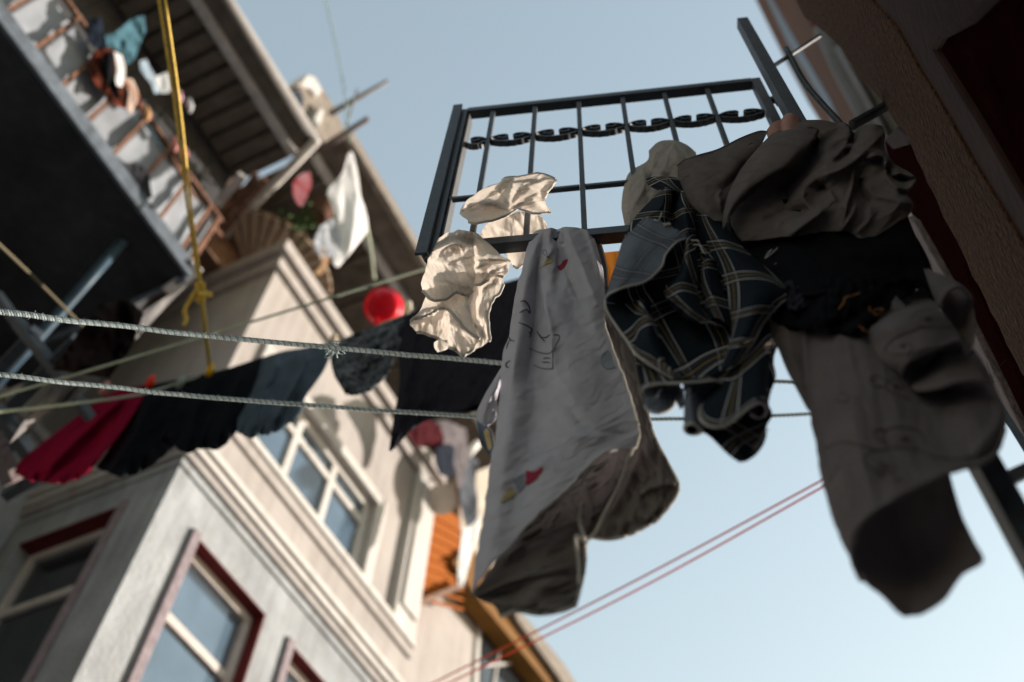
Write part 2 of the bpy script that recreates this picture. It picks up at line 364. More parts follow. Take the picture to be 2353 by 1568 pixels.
def wall_x(name, mat_, parent, x0, x1, ys, zs, holes):
    """block between x0 and x1 cut by breakpoints; holes: set of (iy, iz) cells left open"""
    mb = MB(); ny, nz = len(ys) - 1, len(zs) - 1; full = lambda i, j: 0 <= i < ny and 0 <= j < nz and (i, j) not in holes
    for i in range(ny):
        for j in range(nz):
            if not full(i, j): continue
            a, b, c, d = ys[i], ys[i + 1], zs[j], zs[j + 1]
            mb.add([(x1, a, c), (x1, b, c), (x1, b, d), (x1, a, d)], [(0, 1, 2, 3)]); mb.add([(x0, a, c), (x0, b, c), (x0, b, d), (x0, a, d)], [(3, 2, 1, 0)])
            if not full(i - 1, j): mb.add([(x0, a, c), (x1, a, c), (x1, a, d), (x0, a, d)], [(0, 1, 2, 3)])
            if not full(i + 1, j): mb.add([(x0, b, c), (x1, b, c), (x1, b, d), (x0, b, d)], [(3, 2, 1, 0)])
            if not full(i, j - 1): mb.add([(x0, a, c), (x1, a, c), (x1, b, c), (x0, b, c)], [(3, 2, 1, 0)])
            if not full(i, j + 1): mb.add([(x0, a, d), (x1, a, d), (x1, b, d), (x0, b, d)], [(0, 1, 2, 3)])
    import bmesh
    o = mb.build(name, mat_, parent); bm = bmesh.new(); bm.from_mesh(o.data); bmesh.ops.remove_doubles(bm, verts=bm.verts, dist=1e-4); bmesh.ops.recalc_face_normals(bm, faces=bm.faces); bm.to_mesh(o.data); bm.free()
    return o
# --- corner house ---------------------------------------------------------------------------
XC, YC, YE = -4.5, 3.12, 6.36
H = thing('corner_house', 'corner house with grey blue lower storey, oxblood window reveals and cream upper storey', 'house')
lo = wall_x('wall', M['greyblue'], H, -4.75, XC, [YC + .25, 3.54, 4.42, 4.80, 5.70, YE], [0, 5.0, 6.78, 7.14], {(1, 1), (3, 1)})
lo['label'] = 'grey blue limewashed lower wall'
# the face towards the lane (horizontals along X): same cells, turned
def wall_y(name, mat_, parent, y0, y1, xs, zs, holes):
    o = wall_x(name, mat_, parent, y0, y1, xs, zs, holes)
    for v in o.data.vertices: v.co = (v.co.y, v.co.x, v.co.z)
    o.data.flip_normals(); return o
lw = wall_y('wall', M['greyblue'], H, YC, YC + .25, [-10, -5.90, -4.90, XC], [0, 5.0, 6.90, 7.14], {(1, 1)})
lw['label'] = 'shaded grey blue wall facing the lane'
def window_x(parent, x, y0, y1, z0, z1, cols, rows, fr, gl, ft=.05, face='x'):
    """frame + panes in a hole; returns the window frame (a part) with its panes as sub-parts"""
    f = MB(); ys = [y0, y1]; 
    def B(a, b, c, d, dx=0.0):
        if face == 'x': f.box(x - .03 + dx, x + .03 - dx, a, b, c, d)
        else: f.box(a, b, x - .03 + dx, x + .03 - dx, c, d)
    B(y0, y1, z0, z0 + ft); B(y0, y1, z1 - ft, z1); B(y0, y0 + ft, z0 + ft, z1 - ft); B(y1 - ft, y1, z0 + ft, z1 - ft)
    for c in cols: B(c - ft / 2, c + ft / 2, z0 + ft, z1 - ft, .004)
    for r in rows: B(y0 + ft, y1 - ft, r - ft / 2, r + ft / 2, .008)
    fo = f.build('window_frame', fr, parent, bevel=.006)
    cs = [y0] + list(cols) + [y1]; rs = [z0] + list(rows) + [z1]
    for i in range(len(cs) - 1):
        for j in range(len(rs) - 1):
            a, b, c, d = cs[i] + ft * .4, cs[i + 1] - ft * .4, rs[j] + ft * .4, rs[j + 1] - ft * .4
            if face == 'x': MB().box(x - .018, x - .012, a, b, c, d).build('pane', gl, fo)
            else: MB().box(a, b, x + .012, x + .018, c, d).build('pane', gl, fo)
    return fo
def reveal_x(parent, y0, y1, z0, z1, dep=.20, t=.012, m=None):
    r = MB(); X1 = XC + .004; X0 = XC - dep
    r.box(X0, X1, y0, y1, z1 - t, z1); r.box(X0, X1, y1 - t, y1, z0, z1 - t); r.box(X0, X1, y0, y0 + t, z0, z1 - t)
    return r.build('window_reveal', m or M['red'], parent)
for (y0, y1) in ((3.54, 4.42), (4.80, 5.70)):
    reveal_x(H, y0, y1, 5.0, 6.78)
    window_x(H, XC - .13, y0 + .012, y1 - .012, 5.0, 6.768, [], [6.18], M['wframe'], M['glass'], ft=.075)
    t = MB(); t.box(XC + .001, XC + .03, y0 - .085, y0, 5.0, 6.80); t.build('window_surround', M['pinktrim'], H, bevel=.008)
r = MB(); r.box(-5.90, -4.90, YC - .004, YC + .20, 6.885, 6.90); r.box(-4.912, -4.90, YC - .004, YC + .20, 5.0, 6.885); r.build('window_reveal', M['red'], H)
window_x(H, YC + .15, -5.90, -4.912, 5.0, 6.885, [], [6.30], M['wframe'], M['darkglass'], ft=.07, face='y')
MB().box(-4.93, -4.86, YC - .03, YC + .001, 5.0, 6.92).build('window_surround', M['pinktrim'], H, bevel=.006)
# stacked string courses between the storeys (each its own profile, run round the corner)
def course(z0, z1, out, m, name='string_course', y1=YE, x0=-10):
    c = MB(); c.prism([(x0, YC - out, z0), (XC + out, YC - out, z0), (XC + out, y1, z0), (XC - .25, y1, z0), (XC - .25, YC + .25, z0), (x0, YC + .25, z0)], (0, 0, z1 - z0))
    return c.build(name, m, H, bevel=.008)
course(7.14, 7.22, .02, M['greyblue']); course(7.22, 7.30, .05, M['ledge']); course(7.30, 7.36, .08, M['trim']); course(7.36, 7.40, .06, M['ledge']); course(7.40, 7.47, .09, M['trim'])
course(7.47, 7.80, .03, M['cream'], 'apron'); course(7.80, 7.92, .06, M['cream'], 'sill_course'); course(7.92, 8.0, .085, M['trim'], 'sill_course')
up = wall_x('wall', M['cream'], H, -4.75, XC, [YC + .25, 3.50, 5.40, YE], [8.0, 8.02, 9.0, 10.1], {(1, 1)}); up['label'] = 'cream rendered upper wall'
up2 = wall_y('wall', M['cream'], H, YC, YC + .25, [-10, -5.3, -4.8, XC], [8.0, 8.5, 9.6, 10.1], set()); up2['label'] = 'shaded cream upper wall facing the lane'
window_x(H, XC - .075, 3.50, 5.40, 8.02, 9.0, [4.16, 4.76], [8.72], M['trim'], M['glass'], ft=.085)
s = MB(); s.box(XC, XC + .045, 5.41, 5.55, 8.0, 9.13); s.box(XC, XC + .045, 3.36, 5.41, 9.01, 9.13); s.box(XC, XC + .045, 3.36, 3.50, 8.0, 9.01); s.build('window_surround', M['trim'], H, bevel=.01)
s = MB(); s.box(XC, XC + .07, 5.95, YE, 8.0, 10.1); s.box(XC + .07, XC + .10, 6.02, YE - .05, 8.2, 9.95); s.build('pilaster', M['trim'], H, bevel=.01)
course(10.1, 10.28, .06, M['cream'], 'cornice'); course(10.28, 10.46, .13, M['cream'], 'cornice', y1=YE + .05)
# set back attic wall, soffit and eaves of the corner house
MB().box(-6.6, -4.95, 3.3, 7.3, 10.46, 11.6).build('attic_wall', M['gutter'], H)
MB().box(-8, -5.2, 2.45, 3.3, 10.47, 11.9).build('attic_wall', M['wood_frame'], H); MB().box(-8, -5.0, 2.36, 2.44, 8.2, 11.6).build('screen_wall', M['metalwall'], H)
e = MB(); e.box(-5.2, -3.70, 2.62, 7.3, 11.56, 11.62); ro = e.build('eave', M['soffit'], H); ro['label'] = 'wide brown eave with pale edge boards'
e = MB(); e.box(-3.70, -3.62, 2.60, 7.3, 11.46, 11.66); e.build('fascia', M['tiles'], ro, bevel=.01)
e = MB(); e.box(-4.13, -4.05, 2.62, 7.3, 11.44, 11.559); e.build('fascia', M['beam'], ro, bevel=.01)
for k in range(9):
    y = 2.9 + k * .5; MB().box(-5.2, -4.14, y, y + .07, 11.50, 11.559).build('rafter', M['soffit'], ro)
# fan of soffit boards over the rounded corner
C0 = at(575, 655, Z=10.9); r1 = np.linalg.norm(at(738, 595, Z=10.9) - C0); fan = MB(); A0, A1 = math.radians(-200), math.radians(60)
d0 = at(738, 595, Z=10.9) - C0; base = math.atan2(d0[1], d0[0])
for k in range(34):
    a = base - math.radians(75) + k * math.radians(8.2); b = a + math.radians(6.0)
    if k > 25: break
    p = [C0 + np.array([math.cos(a), math.sin(a), 0]) * .25, C0 + np.array([math.cos(a), math.sin(a), 0]) * r1, C0 + np.array([math.cos(b), math.sin(b), 0]) * r1, C0 + np.array([math.cos(b), math.sin(b), 0]) * .25]
    fan.prism(p, (0, 0, .05))
fan.build('fan_soffit', mat('tan soffit slats', (.33, .25, .18), .8, var=.25, scale=8), H)
th = np.linspace(0, 2 * math.pi, 41); fb = MB(); fb.prism([C0 + np.array([math.cos(t), math.sin(t), .02]) * np.array([r1 * .985, r1 * .985, 1]) + np.array([0, 0, .04]) for t in th[:-1]], (0, 0, .06)); fb.build('soffit_backing', M['wood_frame'], H)

# --- neighbouring wall at far left, low
B2 = thing('neighbour_house', 'grey blue house wall at the left edge below the dark balcony', 'house')
MB().box(-10, -6.06, -12.0, YC - .02, 0, 7.90).build('wall', M['greyblue'], B2)
MB().box(-10, -6.0, -12.0, YC - .03, 7.90, 7.99).build('coping', M['ledge'], B2)

# --- dark balcony building at upper left ------------------------------------------------------
U = thing('balcony_house', 'upper left house with a dark balcony slab, railing with milky sheets and ribbed brown eave', 'house')
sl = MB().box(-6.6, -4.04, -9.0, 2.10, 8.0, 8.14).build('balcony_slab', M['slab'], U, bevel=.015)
MB().box(-4.036, -4.0, -3.0, 2.12, 7.985, 8.155).build('slab_edge', M['slabedge'], sl, bevel=.01)
MB().box(-5.6, -4.04, 2.10, 2.14, 7.985, 8.155).build('slab_edge', M['slabedge'], sl, bevel=.01)
bp = MB(); bp.bar(at(455, 612, Z=8.1), at(385, 672, Z=7.98), .10, .07); bp.build('pale_corner', M['beam'], sl)  # pale bar along the end corner of the slab
wl = MB().box(-6.6, -4.85, -9.0, 2.35, 8.15, 11.2).build('wall', M['metalwall'], U)
for y in np.arange(-1.0, 2.3, .22): MB().box(-4.85, -4.835, y, y + .03, 8.6, 11.0).build('cladding_rib', M['metalwall'], wl)
MB().box(-4.84, -4.80, 1.35, 2.15, 8.6, 10.4).build('glass_door', glassy('balcony glass', (.03, .045, .055)), U)
MB().box(-4.85, -4.76, -1.0, 1.30, 8.2, 9.2).build('cabinet', M['metalwall'], U)
ry = [0.13 - .29 * 1, .13 + .12, .13 + .47, .13 + .82, .13 + 1.17, .13 + 1.52, 1.93 + .12]
ry = [-0.30, 0.0, 0.28, 0.56, 0.84, 1.12, 1.40, 1.68, 1.96]
RL = MB(); RL.bar((-4.05, -3, 8.95), (-4.05, 2.12, 8.95), .035, .035); RL.bar((-4.05, 2.10, 8.95), (-5.0, 2.12, 8.95), .035, .035)
RL.build('handrail', M['rust'], U)
for y in ry: MB().bar((-4.05, y, 8.15), (-4.05, y, 8.94), .028, .028).build('rail_post', M['rust'], U)
for y in (2.08,): MB().bar((-4.05, y, 8.15), (-4.05, y, 8.94), .04, .04).build('rail_post', M['rust'], U)
for i in range(len(ry) - 1):
    y0, y1 = ry[i], ry[i + 1]; yy = np.linspace(y0 + .02, y1 + .0, 12); zz = np.linspace(8.17, 8.88, 14)
    Y_, Z_ = np.meshgrid(yy, zz); X_ = -4.08 - .012 * (1 + vnoise(Y_ * 9, Z_ * 7, 20 + i))
    MB().grid(np.stack([X_, Y_, Z_], -1)).build('plastic_sheet', M['panel'], U, smooth=True, solid=.004)
MB().box(-4.84, -4.10, 2.04, 2.07, 8.17, 8.9).build('plastic_sheet', M['panel'], U)
# ribbed eave
ev = MB().box(-4.85, -3.86, -3.0, 2.38, 11.13, 11.19).build('eave', M['soffit'], U)
k = 0
for y in np.arange(-1.6, 2.3, .185): MB().box(-4.80, -4.14, y, y + .135, 11.07, 11.129).build('soffit_board', M['soffit'], ev, bevel=.008)
MB().box(-4.14, -4.05, -3.0, 2.40, 11.03, 11.128).build('eave_beam', M['beam'], ev, bevel=.008)
MB().box(-4.045, -3.87, -3.0, 2.40, 11.10, 11.129).build('lining', M['soffit'], ev)
gt = MB(); gt.tube([(-3.83, -3.0, 11.10), (-3.83, 2.42, 11.10)], .055, 10); gt.build('gutter', M['gutter'], ev, smooth=True)
br = MB(); br.tube([at(728, 322, Z=11.05), at(560, 496, Z=11.0), at(470, 592, Z=10.9)], .05, 10); br.build('end_pole', M['beam'], U, smooth=True)
br = MB(); br.tube([at(470, 592, Z=10.6), at(375, 700, Z=10.3), at(180, 905, Z=9.4)], .035, 8); br.build('end_pole', M['beam'], U, smooth=True)
for (a, b, z) in (((590, 400), (470, 560), 10.4), ((610, 412), (500, 548), 10.2), ((560, 405), (497, 480), 9.6), ((470, 500), (505, 545), 9.6)):
    MB().bar(at(*a, Z=z), at(*b, Z=z), .06, .05).build('timber_brace', M['rust'], U)
for (a, b) in (((556, 402), (500, 470)), ((497, 492), (420, 585)), ((470, 505), (400, 592))):
    MB().bar(at(*a, Z=9.4), at(*b, Z=9.4), .07, .05).build('white_board', M['beam'], U)
MB().bar((-4.05, 1.2, 8.95), at(470, 500, Z=9.3), .03, .03).build('diagonal_bar', M['rust'], U)

# --- tarpaulin and iron canopy frame under the balcony
tp = sheet([[(430, 655), (330, 715), (230, 800)], [(395, 690), (290, 760), (190, 840)], [(330, 760), (230, 830), (120, 900)], [(270, 830), (170, 900), (60, 960)], [(200, 900), (100, 960), (20, 1020)]], 60, 60, wr=5, wl=(120, 30), ang=130, plane=Plane((-4.4, 0, 0), (1, .3, -.3)), seed=9)
o = cloth('tarpaulin', [tp], fabric('grey torn tarpaulin', (.24, .23, .23), trans=.3, var=.4, scale=5), thick=.004)
tag(o, 'torn grey tarpaulin sagging under the end of the dark balcony', 'tarpaulin')
ob = sheet([[(230, 700), (290, 690), (330, 720)], [(170, 780), (240, 790), (300, 800)], [(120, 850), (190, 860), (250, 870)]], 30, 30, wr=6, wl=(40, 30), plane=Plane((-4.2, 0, 0), (1, .3, -.3)), seed=19)
o = cloth('rag', [ob], fabric('rust brown rag', (.022, .015, .015), var=.6, scale=5)); tag(o, 'dark brown rag bundled in front of the torn tarpaulin', 'rag')
FR = thing('canopy_frame', 'dark iron canopy frame of crossing bars at the lower left edge', 'frame')
def dbar(a, b, d1, d2, w, m, nm='bar'): MB().bar(at(*a, d=d1), at(*b, d=d2), w, w).build(nm, m, FR, bevel=.004)
dbar((-10, 675), (60, 770), 5.6, 5.6, .05, M['ironk']); dbar((40, 740), (150, 880), 5.6, 5.5, .06, M['ironk']); dbar((150, 880), (225, 985), 5.5, 5.4, .05, M['ironk'])
dbar((-20, 985), (180, 780), 5.7, 5.5, .08, M['ironb']); dbar((-20, 870), (85, 760), 5.7, 5.6, .07, M['ironb']); dbar((-20, 1080), (130, 900), 5.6, 5.5, .06, M['ironb'])
dbar((185, 1000), (330, 915), 5.4, 5.6, .045, M['ironk']); dbar((60, 1085), (260, 990), 5.5, 5.5, .05, M['ironk']); dbar((-10, 940), (80, 1060), 5.5, 5.5, .07, M['ironk']); dbar((10, 1140), (150, 1060), 5.5, 5.5, .06, M['ironb'])
dbar((-20, 1000), (30, 1110), 5.3, 5.3, .08, M['oldwood'])
dbar((45, 1110), (210, 1025), 5.5, 5.5, .07, M['ironk'])
pp = MB(); pp.tube([at(283, 553, Z=7.98), at(190, 660, Z=7.6), at(80, 785, Z=7.2), at(-30, 905, Z=6.8)], .038, 10); o = pp.build('pipe', M['bluepipe'], smooth=True)
tag(o, 'dark blue pipe rising into the underside of the dark balcony', 'pipe')

# --- chimney and antenna behind the eave
Ch = thing('chimney', 'crumbling masonry stack rising above the eave gutter', 'chimney')
def pxprism(name, pts, plane, vec, m, parent, bevel=.01): return MB().prism([plane.at(x, y) for x, y in pts], vec).build(name, m, parent, bevel=bevel)
PA = Plane((-3.95, 0, 0), (1, 0, 0))
pxprism('stack', [(672, 212), (700, 188), (712, 172), (738, 195), (770, 245), (795, 300), (860, 420), (812, 420), (738, 318), (690, 260)], PA, (-.4, 0, 0), M['tiles'], Ch, .03)
pxprism('cap', [(692, 190), (706, 170), (724, 174), (742, 210), (728, 222), (712, 200)], Plane((-3.9, 0, 0), (1, 0, 0)), (-.2, 0, 0), M['beam'], Ch, .02)
pxprism('ledge', [(708, 300), (735, 245), (746, 255), (740, 280), (716, 306)], Plane((-3.88, 0, 0), (1, 0, 0)), (-.15, 0, 0), M['beam'], Ch, .02)
pxprism('vent', [(672, 215), (690, 205), (700, 230), (694, 262), (682, 255)], Plane((-3.9, 0, 0), (1, 0, 0)), (-.2, 0, 0), M['ironk'], Ch, .02)
o = MB(); o.tube([at(758, 262, Z=11.7), at(892, 186, Z=11.7)], [.035, .02], 8); o = o.build('pole', M['gutter'], smooth=True); tag(o, 'longer upper grey pole sticking out over the eave against the sky', 'pole', 'poles over the eave')
o = MB(); o.tube([at(740, 340, Z=11.4), at(846, 273, Z=11.4)], [.035, .03], 8); o = o.build('pole', M['oldwood'], smooth=True); tag(o, 'shorter lower pole with rusty inner end sticking out over the eave', 'pole', 'poles over the eave')
o = MB(); o.tube([at(795, 290, Z=11.6), at(822, 205, Z=11.6)], .012, 6); o = o.build('antenna', M['gutter'], smooth=True); tag(o, 'thin upright antenna crossing the longer pole above the eave', 'antenna')

# --- things on the balcony corner: pennant, sheet, pot, rags
PW = Plane((-3.9, 0, 0), (1, -.25, 0)); 
def rag(nm, rows, m, label, cat, plane=PW, wr=2.0, grp=None, **k):
    o = cloth(nm, [sheet(rows, 36, 40, wr=wr, wl=(50, 18), plane=plane, **k)], m, thick=.003); return tag(o, label, cat, grp)
rag('bed_sheet', [[(800, 352), (806, 348), (812, 356)], [(785, 400), (800, 395), (822, 402)], [(752, 440), (790, 440, 6), (828, 450)], [(765, 480), (800, 490, 8), (838, 480)], [(775, 530), (805, 540, 8), (845, 525)], [(775, 570), (800, 575, 4), (822, 560)], [(763, 605), (775, 614), (785, 606)]], M['whitecloth'],
    'bright sunlit white sheet blowing from the balcony corner', 'sheet', ridges=[([(806, 360), (820, 460), (800, 600)], 6, 10), ([(790, 420), (790, 600)], -4, 8)])
rag('pennant', [[(672, 420), (690, 400), (712, 395)], [(672, 445), (692, 430), (715, 425)], [(680, 465), (692, 460), (704, 455)], [(688, 472), (692, 474), (696, 472)]], fabric('red and grey pennant', (.45, .02, .03), trans=.3, var=.2, scale=5, col2=(.50, .35, .38)),
    'small red and pale pennant hanging by the white eave pole', 'pennant', wr=1)
rag('dish_cloth', [[(735, 520), (770, 500), (790, 520)], [(720, 560), (750, 545), (782, 570)], [(735, 590), (760, 590), (775, 600)]], mat('blue checked dish cloth', (.20, .25, .32), .9, var=.4, scale=14, col2=(.6, .6, .62)), 'blue and white checked dish cloth left of the white sheet', 'cloth')
rag('sock', [[(738, 575), (752, 570)], [(742, 600), (756, 598)], [(722, 628), (736, 634)]], fabric('tan sock', (.55, .35, .2), trans=.3), 'tan sock dangling below the checked dish cloth', 'sock', wr=.5)
pt = thing('plant_pot', 'brown plant pot with trailing leaves on the balcony corner', 'plant')
c = at(735, 488, X=-4.1); mb = MB(); mb.tube([c + np.array([0, 0, -.12]), c + np.array([0, 0, .10])], [.09, .14], 16); mb.build('pot', M['terracotta'], pt, smooth=False)
lf = MB()
for k in range(160):
    q = at(700 + random.gauss(0, 26), 505 + random.gauss(0, 14), X=-4.15 + random.uniform(-.1, .1)); a = np.array([random.gauss(0, 1) for _ in range(3)]); a = _n(a) * .045; b = _n(np.cross(a, [random.random(), .3, .5])) * .02
    lf.add([q, q + a + b, q + 2 * a, q + a - b], [(0, 1, 2, 3)])
lf.build('leaves', M['leaf'], pt)
# laundry bunched on the balcony railing
PB = Plane((-3.98, 0, 0), (1, 0, 0))
rag('shirt', [[(235, 85), (270, 70), (300, 45), (330, 35)], [(232, 110), (262, 105), (290, 85), (334, 70)], [(250, 120), (270, 135), (300, 110), (328, 85)], [(270, 145), (285, 150), (305, 140), (315, 120)]], M['bluecloth'], 'teal blue shirt hanging on the dark balcony railing', 'shirt', PB, wr=5)
rag('jacket', [[(232, 108), (262, 112), (285, 128)], [(208, 130), (250, 130), (288, 160)], [(205, 170), (240, 180), (295, 190)], [(230, 205), (270, 215), (320, 220)], [(262, 240), (290, 250), (325, 250)]], M['mixed'], 'dark jacket with orange red patches hanging on the balcony railing', 'jacket', PB, wr=6)
rag('scarf', [[(262, 118), (280, 128)], [(268, 160), (288, 165)], [(262, 195), (280, 200)]], M['whitecloth'], 'narrow white scarf lying over the dark jacket on the railing', 'scarf', Plane((-3.9, 0, 0), (1, 0, 0)), wr=2)
rag('scarf', [[(285, 178), (305, 182)], [(295, 215), (318, 222)], [(290, 255), (300, 262)]], fabric('orange and white cloth', (.6, .25, .12), var=.4, scale=6, col2=(.7, .66, .6)), 'short orange and white scarf below the dark jacket', 'scarf', Plane((-3.9, 0, 0), (1, 0, 0)), wr=2)
rag('towel', [[(320, 140), (335, 135)], [(325, 165), (350, 165)], [(345, 190), (372, 195)], [(355, 215), (372, 212)]], fabric('pale blue towel', (.30, .38, .46), var=.3), 'pale blue towel hanging in the dark balcony opening', 'towel', Plane((-4.5, 0, 0), (1, 0, 0)), wr=3)
rag('rag', [[(285, 375), (315, 375)], [(300, 400), (340, 395)], [(320, 430), (345, 425)], [(330, 460), (350, 455)]], fabric('charcoal rag', (.03, .03, .035), var=.5), 'charcoal rag stuffed behind the railing above the slab edge', 'rag', Plane((-4.0, 0, 0), (1, 0, 0)), wr=3)
rag('rag', [[(243, 118), (262, 122)], [(232, 150), (262, 160)], [(245, 190), (268, 200)], [(262, 225), (280, 228)]], fabric('black bundle', (.006, .006, .008), var=.5), 'black bundle of cloth in front of the dark jacket on the railing', 'rag', Plane((-3.86, 0, 0), (1, 0, 0)), wr=6)
rag('rag', [[(205, 45), (232, 40)], [(198, 78), (240, 80)], [(215, 110), (248, 112)]], fabric('dark navy rag', (.012, .018, .03), var=.6), 'dark navy rag hanging left of the teal shirt', 'rag', Plane((-3.94, 0, 0), (1, 0, 0)), wr=5)
rag('towel', [[(352, 178), (385, 165)], [(362, 200), (392, 195)], [(372, 215), (388, 213)]], fabric('white towel', (.6, .62, .64), trans=.3), 'small white towel beside the yellow rope in the balcony opening', 'towel', Plane((-4.3, 0, 0), (1, 0, 0)), wr=3)
for (x, y, c_, lb) in ((402, 332, (.55, .22, .2), 'pink peg at the end of the balcony handrail bend'), (425, 355, (.6, .25, .22), 'second pink peg under the yellow rope'), (338, 262, (.55, .3, .15), 'tan knotted cloth tied on the railing post'), (412, 222, (.5, .3, .35), 'small mauve peg hanging right of the yellow rope'), (436, 243, (.5, .5, .52), 'small pale peg hanging right of the mauve one')):
    mb = MB(); P = np.array([at(x, y, X=-3.95) + np.array([0, dy, dz]) for dy, dz in ((-.04, .05), (0, 0), (.03, -.06))]); mb.tube(P, [.02, .032, .018], 7)
    o = mb.build('clothes_peg', mat('peg paint', c_, .5), smooth=True); tag(o, lb, 'peg')

# --- houses further down the lane (bottom centre)
F = thing('far_house', 'far cream house with a white framed window under an ochre eave at the bottom', 'house')
PF = Plane((-4.9, 0, 0), (1, 0, 0))
pxprism('wall', [(905, 1420), (925, 1360), (1025, 1310), (1060, 1330), (1330, 1600), (1330, 1800), (850, 1800)], PF, (-2, 0, 0), M['cream'], F)
pxprism('window_surround', [(1095, 1412), (1112, 1395), (1135, 1415), (1235, 1540), (1300, 1640), (1100, 1700), (1080, 1640)], PF, (.03, 0, 0), M['trim'], F)
pxprism('window_pane', [(1108, 1442), (1125, 1436), (1195, 1540), (1230, 1640), (1100, 1660)], Plane((-4.86, 0, 0), (1, 0, 0)), (.008, 0, 0), M['darkglass'], F)
for (a, b) in (((1112, 1530), (1185, 1525)), ((1150, 1470), (1120, 1640))): MB().bar(at(*a, X=-4.85), at(*b, X=-4.85), .05, .03).build('window_bar', M['trim'], F)
pxprism('eave', [(1040, 1290), (1085, 1260), (1165, 1340), (1210, 1430), (1300, 1560), (1360, 1660), (1280, 1600), (1200, 1500), (1110, 1390)], Plane((-4.6, 0, 0), (1, 0, 0)), (-.25, 0, 0), M['ochre'], F)
pxprism('gutter', [(1165, 1355), (1195, 1400), (1215, 1425), (1300, 1530), (1380, 1660), (1345, 1660), (1285, 1556), (1190, 1425)], Plane((-4.5, 0, 0), (1, 0, 0)), (-.08, 0, 0), M['tiles'], F)
W = thing('timber_soffit', 'warm orange timber slatted soffit between the cream house and the far house', 'soffit')
PS = Plane((-4.7, 0, 0), (1, 0, 0))
pxprism('board', [(955, 1150), (985, 1140), (1055, 1190), (1060, 1300), (1055, 1345), (950, 1385), (925, 1360)], PS, (-.3, 0, 0), M['timber'], W)
for k in range(9):
    a = (958 - k * 3.6, 1165 + k * 25); b = (1062, 1225 + k * 22)
    MB().bar(at(*a, X=-4.69), at(*b, X=-4.69), .035, .03).build('slat', M['timber'], W, bevel=.005)
mb = MB(); mb.bar(at(940, 1395, X=-4.6), at(1062, 1345, X=-4.6), .05, .06); mb.build('edge_board', M['wood_frame'], W)
c = at(1014, 1148, X=-4.3); mb = MB(); u = _n(ray(1014, 1148)); a = _n(np.cross(u, [0, 0, 1])); b = np.cross(a, u)
ring = [c + (a * math.cos(t) + b * math.sin(t)) * .17 for t in np.linspace(0, 2 * math.pi, 22)[:-1]]; mb.prism(ring, u * .16); ac = mb.build('canister', mat('cream canister', (.66, .58, .50), .6, var=.1)); tag(ac, 'round cream canister hung above the orange timber soffit', 'canister')
def bg(nm, rows, m, label, cat, x=-4.3, **k): return rag(nm, rows, m, label, cat, Plane((x, 0, 0), (1, -.1, 0)), wr=3.5, **k)
bg('garment', [[(935, 985), (975, 965), (1010, 975)], [(940, 1005), (980, 1005), (1020, 1010)], [(955, 1025), (985, 1030), (1010, 1035)]], fabric('dark red garment', (.07, .008, .012), var=.4), 'small dark red garment under the charcoal sweater hem', 'garment', -4.4)
bg('garment', [[(985, 975), (1020, 965), (1070, 985)], [(1010, 1010), (1050, 1010), (1075, 1030)], [(1040, 1060), (1060, 1065), (1072, 1060)], [(1052, 1120), (1058, 1122), (1064, 1118)]], fabric('mauve shirt', (.17, .15, .16), trans=.15, var=.3), 'mauve grey shirt hanging behind the sweater hem', 'garment', -4.5)
bg('garment', [[(1000, 1030), (1030, 1020), (1045, 1030)], [(1000, 1060), (1020, 1060), (1042, 1075)], [(1010, 1090), (1025, 1095), (1040, 1100)]], fabric('navy garment', (.02, .025, .04), var=.3), 'navy garment between the mauve shirt and the plants', 'garment', -4.35)
pl = thing('hanging_plant', 'straggly ochre green plant against the end of the cream house', 'plant'); lf = MB()
for k in range(420):
    t = random.random(); q = at(965 + t * 55 + random.gauss(0, 12), 1010 + t * 120 + random.gauss(0, 12), X=-4.55 + random.uniform(-.1, .1)); a = _n(np.array([random.gauss(0, 1) for _ in range(3)])) * .04; b = _n(np.cross(a, [random.random(), .3, .5])) * .02
    lf.add([q, q + a + b, q + 2 * a, q + a - b], [(0, 1, 2, 3)])
lf.build('leaves', mat('ochre green leaves', (.07, .055, .02), .8, var=.6, scale=9), pl)
mb = MB(); mb.tube([at(960, 1000, X=-4.6), at(1000, 1080, X=-4.6), at(1030, 1150, X=-4.6)], .02, 6); mb.build('stem', M['wood_frame'], pl)
st = thing('far_building', 'pale building with dark drainpipe and stained wall between the timber soffit and the pillowcase', 'building')
pxprism('wall', [(1040, 960), (1250, 930), (1250, 1300), (1090, 1330), (1052, 1200)], Plane((-5.3, 0, 0), (1, 0, 0)), (-1, 0, 0), mat('stained beige render', (.42, .37, .31), .9, var=.3, scale=3), st)
mb = MB(); mb.tube([at(1052, 1040, X=-5.1), at(1048, 1180, X=-5.1), at(1052, 1330, X=-5.1)], .06, 8); mb.build('drainpipe', M['wood_frame'], st, smooth=True)
bg('garment', [[(1062, 1070), (1085, 1050), (1100, 1060)], [(1052, 1110), (1075, 1105), (1092, 1110)], [(1060, 1170), (1080, 1170), (1098, 1150)], [(1075, 1220), (1088, 1225), (1095, 1215)]], fabric('grey trousers', (.10, .11, .13), var=.5, scale=5), 'grey trousers hanging left of the pillowcase above the far eave', 'garment', -4.7)
bg('garment', [[(1062, 1215), (1085, 1205), (1105, 1180)], [(1058, 1250), (1085, 1250), (1100, 1230)], [(1052, 1300), (1068, 1305), (1082, 1280)], [(1052, 1345), (1060, 1348), (1068, 1335)]], M['whitecloth'], 'sunlit cream shirt hanging beside the orange timber soffit', 'garment', -4.5)
mb = MB(); mb.tube([at(1072, 1050, X=-4.2), at(1096, 1020, X=-4.2)], [.05, .05], 10); o = mb.build('lamp', M['whitecloth'], smooth=True); tag(o, 'short white tube lamp left of the pillowcase', 'lamp')

